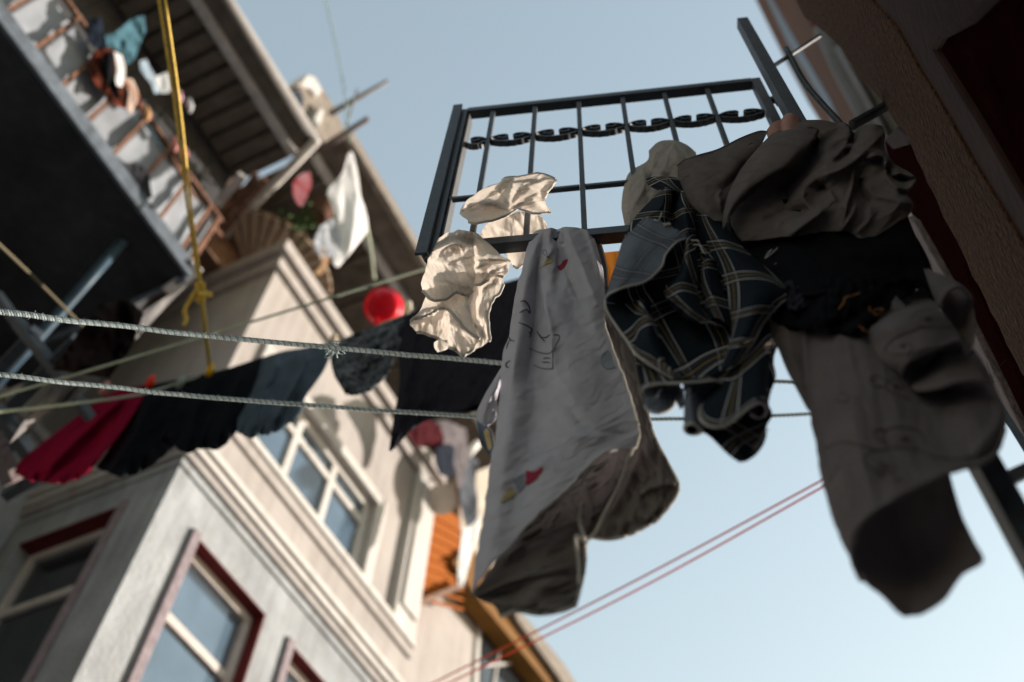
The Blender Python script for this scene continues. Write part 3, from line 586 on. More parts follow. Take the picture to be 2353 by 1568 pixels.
# --- building at the right ------------------------------------------------------------------
RW_ = mat('pale grey render', (.34, .34, .36), .9, var=.15, scale=2)  # kept pale so the added walls bounce neutral fill
R = thing('plaster_wall', 'rough brown plaster wall with a dark maroon recess filling the right side', 'wall')
PR = Plane((.42, 0, 0), (1, 0, 0)); MB().box(.62, 4, -12, .95, 0, 8.5).build('wall', RW_, R); MB().box(.62, 4, .951, 14, 0, 3.3).build('shade_wall', RW_, R)  # both boxes unseen, added to block ambient light and shade the lane
def jag(pts, s=3.0, n=7, seed=0):
    r = np.random.default_rng(seed); out = []
    for (a, b) in zip(pts[:-1], pts[1:]):
        a = np.array(a, float); b = np.array(b, float); t_ = _n(b - a); m = max(1, int(np.linalg.norm(b - a) / 26))
        for i in range(m): out.append(tuple(a + (b - a) * i / m + np.array([-t_[1], t_[0]]) * r.normal(0, s)))
    out.append(tuple(pts[-1])); return out
le = jag([(1790, -40), (1822, 0), (1850, 42), (1912, 92), (1965, 165), (2012, 215), (2036, 250), (2062, 292), (2075, 300), (2120, 395), (2170, 500), (2225, 610), (2290, 745), (2400, 960)], 2.0, seed=3)
ri = [(2400, 640), (2353, 565), (2290, 460), (2235, 370), (2190, 290), (2150, 220), (2112, 160), (2062, 68), (2010, 10), (1985, -40)]
pr = pxprism('plaster_strip', le + ri, PR, (.5, 0, 0), M['rough'], R, .006)
pr['label'] = 'rough brown sprayed plaster'
bd = [(1985, -40), (2010, 10), (2062, 68), (2112, 160), (2150, 220), (2190, 290), (2235, 370), (2290, 460), (2353, 565), (2400, 640), (2400, 545), (2345, 445), (2290, 350), (2240, 265), (2190, 185), (2150, 120), (2165, 95), (2230, 60), (2290, 0), (2300, -40)]
pxprism('smooth_band', bd, Plane((.425, 0, 0), (1, 0, 0)), (.5, 0, 0), M['smooth'], R, .02)
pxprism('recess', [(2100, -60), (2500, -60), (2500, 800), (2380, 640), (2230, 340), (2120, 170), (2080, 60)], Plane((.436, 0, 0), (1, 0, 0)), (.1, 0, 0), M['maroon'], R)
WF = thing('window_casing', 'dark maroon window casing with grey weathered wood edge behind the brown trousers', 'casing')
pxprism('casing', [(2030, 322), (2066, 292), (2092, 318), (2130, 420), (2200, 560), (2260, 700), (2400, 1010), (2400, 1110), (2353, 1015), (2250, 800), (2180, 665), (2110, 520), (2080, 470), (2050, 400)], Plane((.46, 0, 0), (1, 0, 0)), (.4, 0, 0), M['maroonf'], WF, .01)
pxprism('sill', [(2030, 322), (2060, 290), (2095, 315), (2085, 335), (2050, 345)], Plane((.452, 0, 0), (1, 0, 0)), (.05, 0, 0), M['smooth'], WF, .01)
pxprism('weathered_edge', [(2085, 500), (2100, 512), (2150, 600), (2200, 690), (2262, 812), (2353, 1000), (2380, 1060), (2370, 1070), (2330, 985), (2245, 830), (2180, 715), (2100, 565)], Plane((.44, 0, 0), (1, 0, 0)), (.03, 0, 0), M['oldwood'], WF, .004)
O = thing('orange_house', 'orange trimmed house with olive plaster and a pale drainpipe beyond the iron post', 'house')
def vx(name, pts, x, dx, m): return pxprism(name, pts, Plane((x, 0, 0), (1, 0, 0)), (dx, 0, 0), m, O, .01)
vx('corner_trim', [(1722, -30), (1775, -30), (1826, 60), (1925, 232), (1952, 290), (1890, 290), (1858, 238), (1800, 130)], .90, .3, M['orangetrim'])
vx('shadow_gap', [(1753, -20), (1764, -20), (1826, 88), (1908, 230), (1935, 290), (1918, 290), (1892, 236), (1808, 96)], .893, .005, M['ironk'])
vx('corner_trim', [(1778, -30), (1815, -30), (1850, 30), (1900, 130), (1948, 230), (1975, 290), (1938, 290), (1910, 230), (1840, 90)], .89, .3, M['orangetrim'])
vx('wall', [(1790, -30), (1900, -30), (2100, 300), (2200, 500), (2300, 800), (2250, 800), (2100, 640), (1960, 330), (1920, 200)], .95, .3, M['olive'])
vx('wall', [(2080, 470), (2120, 470), (2290, 790), (2275, 810), (2180, 700), (2140, 640)], .93, .2, M['ledge'])
mb = MB(); mb.tube([at(x, y, X=.88) for x, y in ((1890, 60), (1935, 160), (1985, 250), (2035, 340), (2060, 400))], .07, 12); mb.build('drainpipe', M['pipe'], O, smooth=True)
mb = MB(); mb.tube([at(x, y, X=.84) for x, y in ((1925, 110), (1968, 190), (2012, 270), (2055, 360))], .022, 10); mb  .build('conduit', M['pipe'], O, smooth=True)

# ================================================================== THE OPEN WINDOW GRILLE
def G(s, z, off=0.0): return GATE_P * [1, 1, 0] + GATE_U * s + GATE_N * off + np.array([0, 0, z])
def gz(x, y): return GATE.at(x, y)
gate = thing('window_grille', 'blue black iron window grille swung open against the sky with laundry tucked over it', 'grille')
ZB, ZT, SW = 3.716, 4.672, 0.93
def gbar(nm, s0, z0, s1, z1, w, h, off=0, m='ironk', bev=.0015):
    return MB().bar(G(s0, z0, off), G(s1, z1, off), w, h, up=GATE_N).build(nm, M[m], gate, bevel=bev)
gbar('stile', -.008, ZB - .045, -.008, ZT + .012, .030, .008, .022, 'ironb')
gbar('stile', .012, ZB - .050, .012, ZT + .004, .022, .030, -.004, 'ironb')
gbar('stile_flange', .030, ZB - .02, .030, ZT - .02, .005, .040, -.012, 'pipe')  # paler than the other iron: light on this inner face put into its colour
gbar('stile', SW, ZB, SW, ZT, .028, .028, 0, 'ironb')
gbar('top_rail', .024, ZT - .014, SW - .014, ZT - .014, .030, .030)
gbar('bottom_rail', .024, ZB + .006, SW - .014, ZB + .006, .034, .030)
zm = 4.13
zm = float(gz(1240, 436)[2])
ms = [gz(1040, 462), gz(1440, 418)]; zm = float(np.mean([p[2] for p in ms]))
bars = []
for xt, yt in ((1133, 262), (1230, 250), (1330, 240), (1430, 228), (1525, 214), (1622, 202)):
    p = gz(xt, yt); bars.append(float((p - GATE_P * [1, 1, 0]) @ GATE_U))
for s in bars: gbar('bar', s + random.gauss(0, .0012), ZB + .02, s + random.gauss(0, .0012), ZT - .028, .014, .014, .002, 'ironb')
prev = .024
for s in bars + [SW]:
    gbar('middle_rail', prev + (.007 if prev > .03 else .0), zm, s - .007, zm, .013, .013, 0, 'ironk', .001); prev = s
zc = float(np.mean([gz(1280, 312)[2], gz(1500, 287)[2]]))
def half_scroll(s0, s1):
    """flat iron strip curling inward from one bar; s0 the bar side, s1 the gap side"""
    w = s1 - s0; c = [(0, 0), (.14, .010), (.42, .020), (.74, .021), (.88, .012), (.82, .001), (.62, -.003), (.42, .002), (.46, .009)]
    return [G(s0 + w * a, zc + b, 0) for a, b in c]
def strip(mb, pts, t=.005, h=.024):
    P = cr(np.array(pts), 34); T_ = np.gradient(P, axis=0); V = []
    for p, tt in zip(P, T_):
        tt = _n(tt); nn = np.cross(GATE_N, tt); V.append([p + nn * t / 2 + GATE_N * h / 2, p - nn * t / 2 + GATE_N * h / 2, p - nn * t / 2 - GATE_N * h / 2, p + nn * t / 2 - GATE_N * h / 2, p + nn * t / 2 + GATE_N * h / 2])
    mb.grid(np.array(V)); a = len(mb.v) - 5 * 34; mb.f += [(a, a + 1, a + 2, a + 3), tuple(a + 33 * 5 + k for k in (3, 2, 1, 0))]; mb.mi += [0, 0]
cells = [(.030, bars[0])] + list(zip(bars[:-1], bars[1:])) + [(bars[-1], SW - .014)]
for i, (a, b) in enumerate(cells):
    m_ = (a + b) / 2
    # each cell holds a strap sagging between the bars whose two ends curl up and inwards
    for s0, s1 in (((a + .006, m_ - .002), (b - .006, m_ + .002)) if i else ((b - .006, m_ - .02),)):
        mb = MB(); strip(mb, half_scroll(s0, s1)); mb.build('scroll', M['ironk'], gate)
    mb = MB(); P = [G(a + .006 + (b - a - .012) * t, zc - .002 - .024 * math.sin(math.pi * t) ** .8 + .0012 * math.sin(t * 40), 0) for t in np.linspace(0, 1, 13)]; strip(mb, P, .007, .018); mb.build('scroll', M['ironk'], gate)
mb = MB(); 
for z in (4.50, 3.80): mb.bar(G(SW + .012, z), G(SW + .045, z), .018, .018); mb.tube([G(SW + .038, z - .03), G(SW + .038, z + .03)], .012, 10)
mb.build('hinge', M['ironk'], gate)
mb = MB(); mb.tube([gz(972, 582) + GATE_N * .01, gz(986, 606) + GATE_N * .01], .010, 8); mb.build('bolt', M['ironk'], gate)

# the fixed iron frame the grille hangs on
fx = thing('window_bars', 'fixed iron window frame post with curved rods and brackets tied to the rough wall', 'bars')
pz = np.array([.155, 1.062, 0]); Z3 = np.array([0, 0, 1.])
MB().bar(pz + Z3 * 4.86, pz + Z3 * 2.42, .034, .034, up=GATE_N).build('post', M['ironb'], fx, bevel=.002)
MB().bar(at(1762, 162, d=2.93), at(1885, 82, d=3.25), .010, .010).build('rod', M['ironk'], fx, bevel=.001)
mb = MB(); mb.tube(cr(np.array([at(1806, 112, d=3.08), at(1845, 185, d=2.95), at(1890, 240, d=2.85), at(1950, 310, d=2.75), at(2010, 420, d=2.65)]), 24), .0095, 10); mb.build('curved_rod', M['ironb'], fx, smooth=True)
MB().bar(at(1955, 290, d=2.75), at(2038, 243, d=2.85), .026, .018).build('bracket', M['ironk'], fx, bevel=.002)
MB().bar(at(2225, 1000, d=1.60), at(2400, 1290, d=1.36), .010, .020, up=GATE_N).build('post', M['ironb'], fx, bevel=.002)
MB().bar(pz + Z3 * 2.635, pz + Z3 * 2.635 + (at(2400, 1062, d=1.56) - pz - Z3 * 2.635) * 6, .020, .020).build('bracket', M['ironb'], fx, bevel=.002)
MB().bar(at(2245, 850, d=2.3), at(2420, 1130, d=1.75), .014, .014).build('rod', M['ironb'], fx, bevel=.001)
th_ = MB()
for k in range(9):
    a = at(2262, 868, d=2.2); th_.tube(cr(np.array([a, a + np.array([random.gauss(0, .012) for _ in range(3)]), a + np.array([random.gauss(-.004, .022) for _ in range(3)])]), 8), .0006, 4)
o = th_.build('frayed_thread', M['bluecloth']); tag(o, 'tuft of frayed blue thread caught on the casing at the right edge', 'thread')

# ================================================================== ROPES
rope_m = mat('grey green braided rope', (.46, .54, .55), .9, var=.5, scale=260, bump=.6, bscale=500, bdist=.001)
def twisted(name, pts, r, m, label, group=None, pitch=.018, cat='rope'):
    C = cr(np.array(pts), 200); L = np.concatenate([[0], np.cumsum(np.linalg.norm(np.diff(C, axis=0), axis=1))]); N = int(L[-1] / pitch * 8)
    s = np.linspace(0, L[-1], N); C = np.stack([np.interp(s, L, C[:, i]) for i in range(3)], -1)
    t = _n(C[-1] - C[0]); a = _n(np.cross(t, [0, 0, 1])); b = np.cross(t, a); mb = MB()
    C += (a * vnoise(s * 9, s * 0, 3)[:, None] + b * vnoise(s * 11, s * 0 + 3, 4)[:, None]) * r * .25
    for k in range(3):
        n0 = len(mb.mi); ph = 2 * math.pi * (s / pitch + k / 3); mb.tube(C + (a * np.cos(ph)[:, None] + b * np.sin(ph)[:, None]) * r * .62, r * .56, 6)
        mb.mi[n0:] = [1 if k == 2 else 0] * (len(mb.mi) - n0)
    for k in range(int(L[-1] * 260)):           # loose fibres
        i = random.randrange(N); p = C[i] + _n(np.array([random.gauss(0, 1) for _ in range(3)])) * r * 1.0; q = p + _n(np.array([random.gauss(0, 1) for _ in range(3)])) * r * random.uniform(.5, 1.3)
        mb.tube([p, q], r * .09, 3)
    return tag(mb.build(name, [m, M['ropedark']], smooth=True), label, cat, group)
M['ropedark'] = mat('dark teal rope strand', (.24, .29, .30), .9, var=.3, scale=200)
twisted('washing_line', [at(-60, 710, d=2.05), at(470, 771, d=2.45), at(1150, 835, d=2.95), at(1500, 862, d=3.2), at(1825, 878, d=3.4), at(2050, 888, d=3.5)], .0062, rope_m, 'upper of the two grey green twisted ropes crossing in front of the houses', 'twisted ropes across the lane')
twisted('washing_line', [at(-60, 855, d=2.35), at(470, 912, d=2.75), at(1100, 958, d=3.2), at(1500, 964, d=3.4), at(1860, 952, d=3.6), at(2050, 945, d=3.7)], .0060, rope_m, 'lower of the two grey green twisted ropes crossing in front of the houses', 'twisted ropes across the lane')
kn = MB(); 
for k in range(14):
    c = at(765, 800, d=2.68); kn.tube(cr(np.array([c + np.array([random.gauss(0, .011), random.gauss(0, .011), random.gauss(0, .011)]) for _ in range(4)]), 10), .0018, 5)
tag(kn.build('rope_knot', rope_m, smooth=True), 'frayed knot tied on the upper twisted rope', 'knot')
def line(name, pts, r, m, label, cat='rope', group=None, n=60):
    mb = MB(); mb.tube(cr(np.array(pts), n), r, 8); return tag(mb.build(name, m, smooth=True), label, cat, group)
gline = mat('pale green cord', (.42, .47, .36), .8, var=.15); yrope = mat('yellow nylon rope', (.66, .45, .09), .55, var=.3, scale=60)
line('washing_line', [at(-30, 920, d=4.3), at(430, 785, d=4.7), at(975, 618, d=5.2), at(1250, 530, d=5.5)], .0065, gline, 'pale green cord rising across the cream house to the grille')
line('washing_line', [at(-30, 950, d=4.3), at(150, 930, d=4.6), at(330, 905, d=5.2), at(480, 860, d=5.45), at(765, 792, d=5.4), at(930, 725, d=5.3), at(1220, 634, d=5.1)], .0075, gline, 'lower pale green cord carrying the dark row of washing')
line('cord', [at(-20, 545, d=4.6), at(90, 650, d=5.0), at(240, 800, d=5.5)], .008, mat('dull olive cord', (.13, .11, .07), .8), 'dull olive cord slanting across the dark slab at the left edge', 'cord')
line('cord', [at(745, -20, X=-3.2), at(785, 170, X=-3.4), at(805, 330, X=-3.6)], .008, mat('faint green cord', (.36, .50, .44), .8), 'faint green cord dropping through the sky to the poles', 'cord')
line('cord', [at(838, 500, X=-3.3), at(850, 560, X=-3.5), at(860, 640, X=-3.7)], .014, gline, 'short green cord hanging beside the white sheet', 'cord')
wire = mat('coral red wire', (.95, .10, .04), .5)
line('wire', [at(975, 1580, d=5.4), at(1440, 1345, d=4.6), at(1900, 1098, d=4.0), at(2000, 1042, d=3.9)], .0044, wire, 'upper of the two coral wires rising towards the taupe cloth', 'wire', 'coral wires across the sky')
line('wire', [at(1012, 1580, d=5.4), at(1460, 1358, d=4.6), at(1900, 1114, d=4.0), at(2000, 1060, d=3.9)], .0044, wire, 'lower of the two coral wires rising towards the taupe cloth', 'wire', 'coral wires across the sky')
yr = thing('yellow_rope', 'doubled yellow nylon rope with a knot and loose tail hanging in front of the balcony', 'rope')
def ys(pts, r, nm='strand'):
    C = cr(np.array(pts), 80); mb = MB(); mb.tube(C, r, 8); mb.build(nm, yrope, yr, smooth=True)
ys([at(362, -20, d=3.6), at(400, 230, d=3.9), at(430, 470, d=4.3), at(458, 655, d=4.6)], .0062)
ys([at(376, -20, d=3.6), at(411, 230, d=3.9), at(438, 470, d=4.3), at(462, 655, d=4.6)], .0062)
ys([at(460, 650, d=4.6), at(470, 740, d=4.9), at(482, 852, d=5.4)], .011)
ys([at(456, 662, d=4.58), at(436, 690, d=4.55), at(424, 715, d=4.55), at(428, 732, d=4.55), at(422, 748, d=4.55)], .010, 'tail'); ys([at(462, 676, d=4.55), at(480, 676, d=4.5), at(482, 682, d=4.5)], .013, 'tail')
kn = MB()
for k in range(5):
    c = at(460, 655 + k * 9, d=4.58); t = np.linspace(0, 2 * math.pi, 14); kn.tube([c + _n(np.array([.9, .43, 0])) * math.cos(q) * .018 + np.array([-.4, .76, -.5]) * math.sin(q) * .006 + ray(460, 655) * .018 * math.sin(q) for q in t], .009, 7)
kn.build('knot', yrope, yr, smooth=True)

# ================================================================== THE DARK ROW OF WASHING
a_ = at(480, 857, d=5.45); b_ = at(1190, 640, d=5.1); n_ = np.cross(np.array([b_[0] - a_[0], b_[1] - a_[1], 0]), [0, 0, 1]); 
PL = Plane(a_, n_ if n_ @ (CAM - a_) > 0 else -n_)
def wash(nm, rows, m, label, cat, grp='dark washing on the green cord', ridges=(), wr=1.2, thick=.003, wl=(60, 20), ang=115):
    rows = [list(r) for r in rows]
    L_ = cr(np.array([(p + (0,))[:3] for p in rows[-1]], float), len(rows[-1]) * 5); rg_ = np.random.default_rng(len(label))
    L_[1:-1, 1] += rg_.normal(0, 1.6, len(L_) - 2); L_[:, 2] += 2.5 * np.sin(np.cumsum(rg_.uniform(.5, 2.2, len(L_)))); rows[-1] = [tuple(p) for p in L_]
    ridges = [(r[0], r[1] * 1.8) + tuple(r[2:]) for r in ridges]
    o = cloth(nm, [sheet(rows, 110, 90, plane=PL, wr=wr, wl=wl, ang=ang, ridges=ridges, seed=len(label), cz=1.1, cs=(70, 13))], m, thick=thick); return tag(o, label, cat, grp)
wash('skirt', [[(240, 912, 1), (270, 898, 3), (305, 890, 1), (345, 882, 2)], [(185, 952, 0), (230, 950, 5), (280, 935, 1), (325, 922, 3)], [(115, 1005, 0), (170, 1010, 6), (230, 1005, 1), (285, 985, 6)], [(52, 1055, -2), (120, 1065, 5), (185, 1060, 0), (240, 1042, 6)], [(33, 1085, 0), (62, 1103, 7), (95, 1106, 1), (130, 1112, 7), (170, 1102, 1), (205, 1088, 4)]], M['redcloth'],
     'crimson skirt with ruffled hem at the left end of the dark washing', 'skirt', ridges=[([(300, 900), (200, 990), (110, 1080)], 5, 14, 9), ([(330, 900), (270, 1000), (190, 1090)], 5, 10, 14)])
wash('skirt', [[(308, 893, 1), (350, 884, 4), (400, 874, 1)], [(300, 940, 0), (350, 945, 6), (405, 935, 0)], [(265, 1010, 0), (320, 1015, 6), (385, 995, -1)], [(220, 1075, 1), (270, 1095, 8), (320, 1088, 2), (372, 1052, 4), (400, 1025, 0)]], M['blackbg'],
     'black skirt beside the crimson one with a sunlit back edge', 'skirt', ridges=[([(350, 890), (320, 980), (260, 1080)], 5, 14)])
wash('trousers', [[(396, 875, 0), (450, 864, 3), (520, 848, 0), (600, 822, 2)], [(392, 920, 0), (440, 920, 5), (500, 905, 0), (585, 880, 3)], [(375, 985, 2), (430, 985, 0), (490, 975, 5), (560, 940, 0)], [(362, 1015, 4), (385, 1008, 0), (420, 1040, 5), (465, 1032, 0), (510, 1028, 4), (548, 985, 0)]], M['blackbg'],
     'wide black trousers with crumpled hems in the middle of the dark washing', 'trousers', ridges=[([(480, 870), (450, 950), (430, 1030)], 5, 12), ([(560, 850), (520, 950), (500, 1020)], 4, 12)])
wash('blouse', [[(602, 822, 0), (650, 808, 4), (700, 800, 1), (768, 788, 3)], [(575, 870, 0), (625, 880, 5), (690, 875, 0), (745, 850, 3)], [(550, 940, 0), (600, 955, 5), (655, 945, 0), (700, 915, 3)], [(545, 995, 2), (575, 1008, 5), (610, 1000, 1), (650, 985, 5), (695, 945, 0)]], M['slate'],
     'slate blue satin blouse in the dark washing with glints of sun', 'blouse', ridges=[([(640, 815), (605, 900), (575, 1000)], 5, 10), ([(710, 805), (680, 880), (620, 980)], 5, 14, 8)])
wash('shawl', [[(772, 788, 0), (820, 765, 3), (870, 748, 0), (928, 726, 2)], [(760, 822, 2), (815, 815, -2), (870, 805, 4), (925, 770, 0)], [(768, 862, 0), (800, 866, 6), (850, 850, -2), (905, 826, 3)], [(785, 892, 3), (800, 908, 0), (838, 905, 6), (862, 888, 0), (892, 860, 3)]], M['lace'],
     'black crochet shawl with a scalloped edge left of the charcoal sweater', 'shawl', wr=3.5, wl=(16, 12))
wash('sweater', [[(915, 735, 0), (960, 712, 3), (1050, 684, 0), (1140, 655, 2), (1225, 632, 0)], [(915, 800, 0), (1000, 795, 4), (1100, 775, 0), (1210, 760, 2)], [(918, 880, 1), (990, 885, 4), (1080, 880, 0), (1190, 860, 2)], [(905, 960, 2), (950, 962, 3), (985, 950, 0), (1060, 940, 3), (1180, 905, 0)], [(894, 1035, 1), (908, 1030, 3), (930, 1000, 0), (965, 965, 0), (1100, 944, 2)]], M['sweater'],
     'charcoal knitted sweater hanging behind the twisted ropes beside the ivory garment', 'sweater', ridges=[([(1000, 720), (985, 850), (960, 950)], 4, 16), ([(960, 720), (940, 850), (905, 1030)], 4, 12), ([(1120, 680), (1090, 800), (1060, 930)], 3, 22)])
for x, y, c_, lb in ((346, 878, (.8, .05, .02), 'bright red peg at the waist of the crimson skirt'), (240, 893, (.65, .3, .28), 'pink peg left of the crimson skirt'), (483, 852, (.8, .5, .02), 'yellow peg where the yellow rope meets the cord'), (766, 781, (.6, .5, .4), 'beige peg at the shoulder of the slate blouse'), (938, 706, (.75, .7, .55), 'ivory peg right of the red plastic basin'), (1102, 916, (.8, .75, .65), 'small ivory peg under the sweater hem'), (415, 880, (.35, .4, .35), 'grey green peg on the black trousers')):
    c = at(x, y, d=5.3); mb = MB(); mb.tube([c + np.array([0, 0, .05]), c, c - np.array([0, 0, .04])], [.014, .022, .016], 8); tag(mb.build('clothes_peg', mat('peg plastic', c_, .4, trans=.3), smooth=True), lb, 'peg')
bs = thing('basin', 'round red plastic basin seen from below against the brown eave', 'basin'); c = at(882, 706, d=5.6); u = _n(ray(882, 706)); a = _n(np.cross(u, [0, 0, 1])); b = np.cross(a, u)
prof = [(.0, -.085), (.06, -.08), (.088, -.05), (.1, 0.), (.105, .05), (.115, .055), (.110, .065), (.098, .06), (.09, .0), (.05, -.06), (0, -.07)]
mb = MB(); mb.grid(np.array([[c + u * z + (a * math.cos(t) + b * math.sin(t)) * r for t in np.linspace(0, 2 * math.pi, 33)] for r, z in prof])); mb.build('bowl', M['plastic'], bs, smooth=True)
mb = MB(); mb.tube(cr(np.array([c + b * -.06 + a * -.03 - u * .07, at(866, 745, d=5.5), at(862, 756, d=5.5), at(880, 742, d=5.5)]), 16), .012, 8); mb.build('handle', M['plastic'], bs, smooth=True)

# ================================================================== WASHING ON THE GRILLE
# --- ivory garment clipped to the lower left corner
CM = M['creamcloth']
top = [
 sheet([N1((352, 620, 2), (430, 585, 6), (520, 562, 8), (600, 572, 6)), N1((335, 680, 3), (440, 660, 7), (540, 650, 5), (620, 650, 3)), N1((300, 760, 3), (420, 760, 6), (540, 770, 4), (650, 760, 3)), N1((245, 900, 2), (380, 880, 7), (500, 880, 5), (612, 860, 4)), N1((248, 980, 1), (300, 1040, 6), (400, 1050, 7), (480, 1000, 6), (560, 1010, 4), (590, 985, 2))], 90, 90, cz=.27, ej=3.5, cs=(24, 9), wr=.35, wl=(26, 7), ang=65,
       ridges=[(N1((350, 760), (395, 690), (480, 660), (545, 690)), 2.2, 4, 8), (N1((400, 770), (460, 735), (530, 720)), -2.5, 9), (N1((420, 800), (500, 760), (600, 740)), 1.6, 4, 7), (N1((300, 760), (460, 800), (600, 830)), 1.6, 6, 9), (N1((330, 850), (450, 930), (590, 960)), 1.2, 5, 7), (N1((340, 690), (430, 600), (580, 590)), 1.4, 5, 6), (N1((430, 780), (560, 820), (610, 800)), -2.0, 5), (N1((280, 960), (400, 930), (470, 950)), -.9, 6), (N1((540, 860), (600, 900), (590, 980)), 1.2, 5)]),
 sheet([N1((590, 570, 4), (620, 575, 8), (655, 600, 4)), N1((600, 650, 3), (650, 650, 8), (720, 690, 5), (790, 730, 3)), N1((560, 740, 3), (640, 740, 6), (720, 765, 7), (850, 768, 4)), N1((570, 830, 2), (650, 800, 7), (740, 810, 2), (845, 800, 5)), N1((590, 880, 3), (660, 880, 4), (740, 850, 6), (830, 850, 2)), N1((595, 940, 2), (660, 930, 5), (720, 900, 1), (795, 888, 3))], 80, 80, cz=.27, ej=3.5, cs=(22, 9), wr=.3, wl=(20, 7), ang=30,
       ridges=[(N1((590, 770), (700, 770), (850, 770)), 1.5, 3, 8), (N1((600, 830), (700, 800), (780, 830)), 1.6, 3, 6), (N1((660, 900), (700, 860), (690, 830)), -1.5, 4), (N1((640, 590), (600, 680), (640, 740)), 1.6, 4, 7), (N1((680, 890), (760, 850), (840, 790)), 1.2, 4)])]
roll = sheet([N1((360, 740, 9), (400, 690, 10), (470, 665, 11), (530, 672, 10), (548, 700, 8), (530, 740, 7), (470, 762, 8), (440, 792, 8), (400, 792, 8), (360, 765, 9)), N1((380, 742, 7), (410, 705, 8), (470, 682, 8), (515, 690, 7), (525, 708, 6), (505, 735, 6), (460, 750, 6), (430, 775, 6), (402, 775, 6), (376, 755, 7)), N1((420, 740, 2), (430, 720, 2), (465, 705, 2), (485, 705, 2), (490, 715, 2), (480, 725, 2), (450, 735, 2), (430, 750, 2), (420, 750, 2), (418, 745, 2))], 60, 20, wr=.1)
low = [
 sheet([N1((290, 985, 0), (390, 1000, 2), (500, 970, 2), (600, 930, 1)), N1((222, 1105, 2), (330, 1085, 5), (450, 1090, 3), (560, 1090, 4)), N1((160, 1195, 3), (190, 1168, 4), (260, 1158, 5), (330, 1125, 5), (380, 1108, 4), (440, 1125, 4), (500, 1195, 5), (560, 1245, 5), (640, 1312, 4))], 90, 40, cz=.28, ej=3.5, cs=(26, 9), wr=.3, wl=(30, 8), ang=60, ridges=[(N1((450, 1000), (480, 1120), (500, 1180)), 1.2, 7)]),
 sheet([N1((160, 1197, 2), (260, 1160, 3), (380, 1110, 3), (440, 1127, 2)), N1((158, 1225, -3), (260, 1210, -5), (350, 1200, -6), (425, 1200, -4)), N1((200, 1275, -1), (270, 1288, -2), (350, 1318, -3), (425, 1325, -1))], 60, 40, cz=.28, ej=3.5, cs=(20, 8), wr=.6, wl=(18, 7), ang=100, ridges=[(N1((330, 1130), (310, 1200), (330, 1300)), 1.5, 7)]),
 sheet([N1((440, 1127, 3), (500, 1192, 4), (560, 1240, 4), (640, 1310, 3)), N1((420, 1200, 1), (470, 1240, 4), (540, 1290, 2), (640, 1330, 1)), N1((415, 1290, 1), (470, 1330, 4), (540, 1350, 2), (600, 1370, 1)), N1((425, 1375, 1), (470, 1402, 3), (500, 1425, 1), (530, 1438, 2), (552, 1420, 1), (600, 1385, 1))], 60, 60, cz=.28, ej=3.5, cs=(28, 9), wr=.35, wl=(30, 9), ang=60, ridges=[(N1((450, 1170), (430, 1260), (450, 1380)), 1.2, 6), (N1((470, 1150), (500, 1300), (520, 1420)), .8, 8)]),
 sheet([N1((480, 940, -1), (580, 900, 0), (680, 880, 0), (740, 890, 2), (790, 903, 1), (803, 940, 0)), N1((500, 1080, -1), (560, 1080, 2), (620, 1050, -1), (660, 1010, 2), (712, 980, 0), (790, 972, 1)), N1((510, 1150, -1), (570, 1160, 2), (620, 1140, -2), (660, 1130, 2), (714, 1120, 0)), N1((580, 1240, -1), (620, 1220, 2), (650, 1220, -1), (705, 1215, 1)), N1((640, 1310, 0), (665, 1300, 2), (690, 1290, -1), (712, 1300, 1)), N1((600, 1388, 0), (640, 1375, 2), (670, 1358, 0), (705, 1330, 0))], 80, 90, cz=.28, ej=3.5, cs=(26, 8), wr=.4, wl=(26, 7), ang=85, ridges=[(N1((600, 990), (570, 1100), (600, 1240)), 1.8, 6), (N1((680, 990), (640, 1100), (600, 1260)), 1.6, 4, 7), (N1((700, 1000), (690, 1150), (650, 1300)), 1.2, 5)]),
 sheet([N1((325, 1345, -2), (360, 1325, 1), (425, 1335, -2)), N1((328, 1380, -1), (370, 1365, 2), (425, 1372, -1)), N1((352, 1412, -1), (375, 1405, 1), (412, 1392, -1))], 30, 30, wr=.3, wl=(14, 7))]
o = cloth('garment', top + low, CM, thick=.0013)
tag(o, 'crumpled ivory garment clipped over the lower left corner of the grille', 'garment')
hm = MB(); 
for sh_, sd_ in ((low[0], 'bottom'), (top[0], 'bottom'), (low[1], 'bottom'), (low[2], 'bottom'), (top[1], 'bottom'), (low[3], 'right')): edge_tube(hm, sh_, sd_, .0028)
merge(o, hm.build('hem', M['hem'], smooth=True))
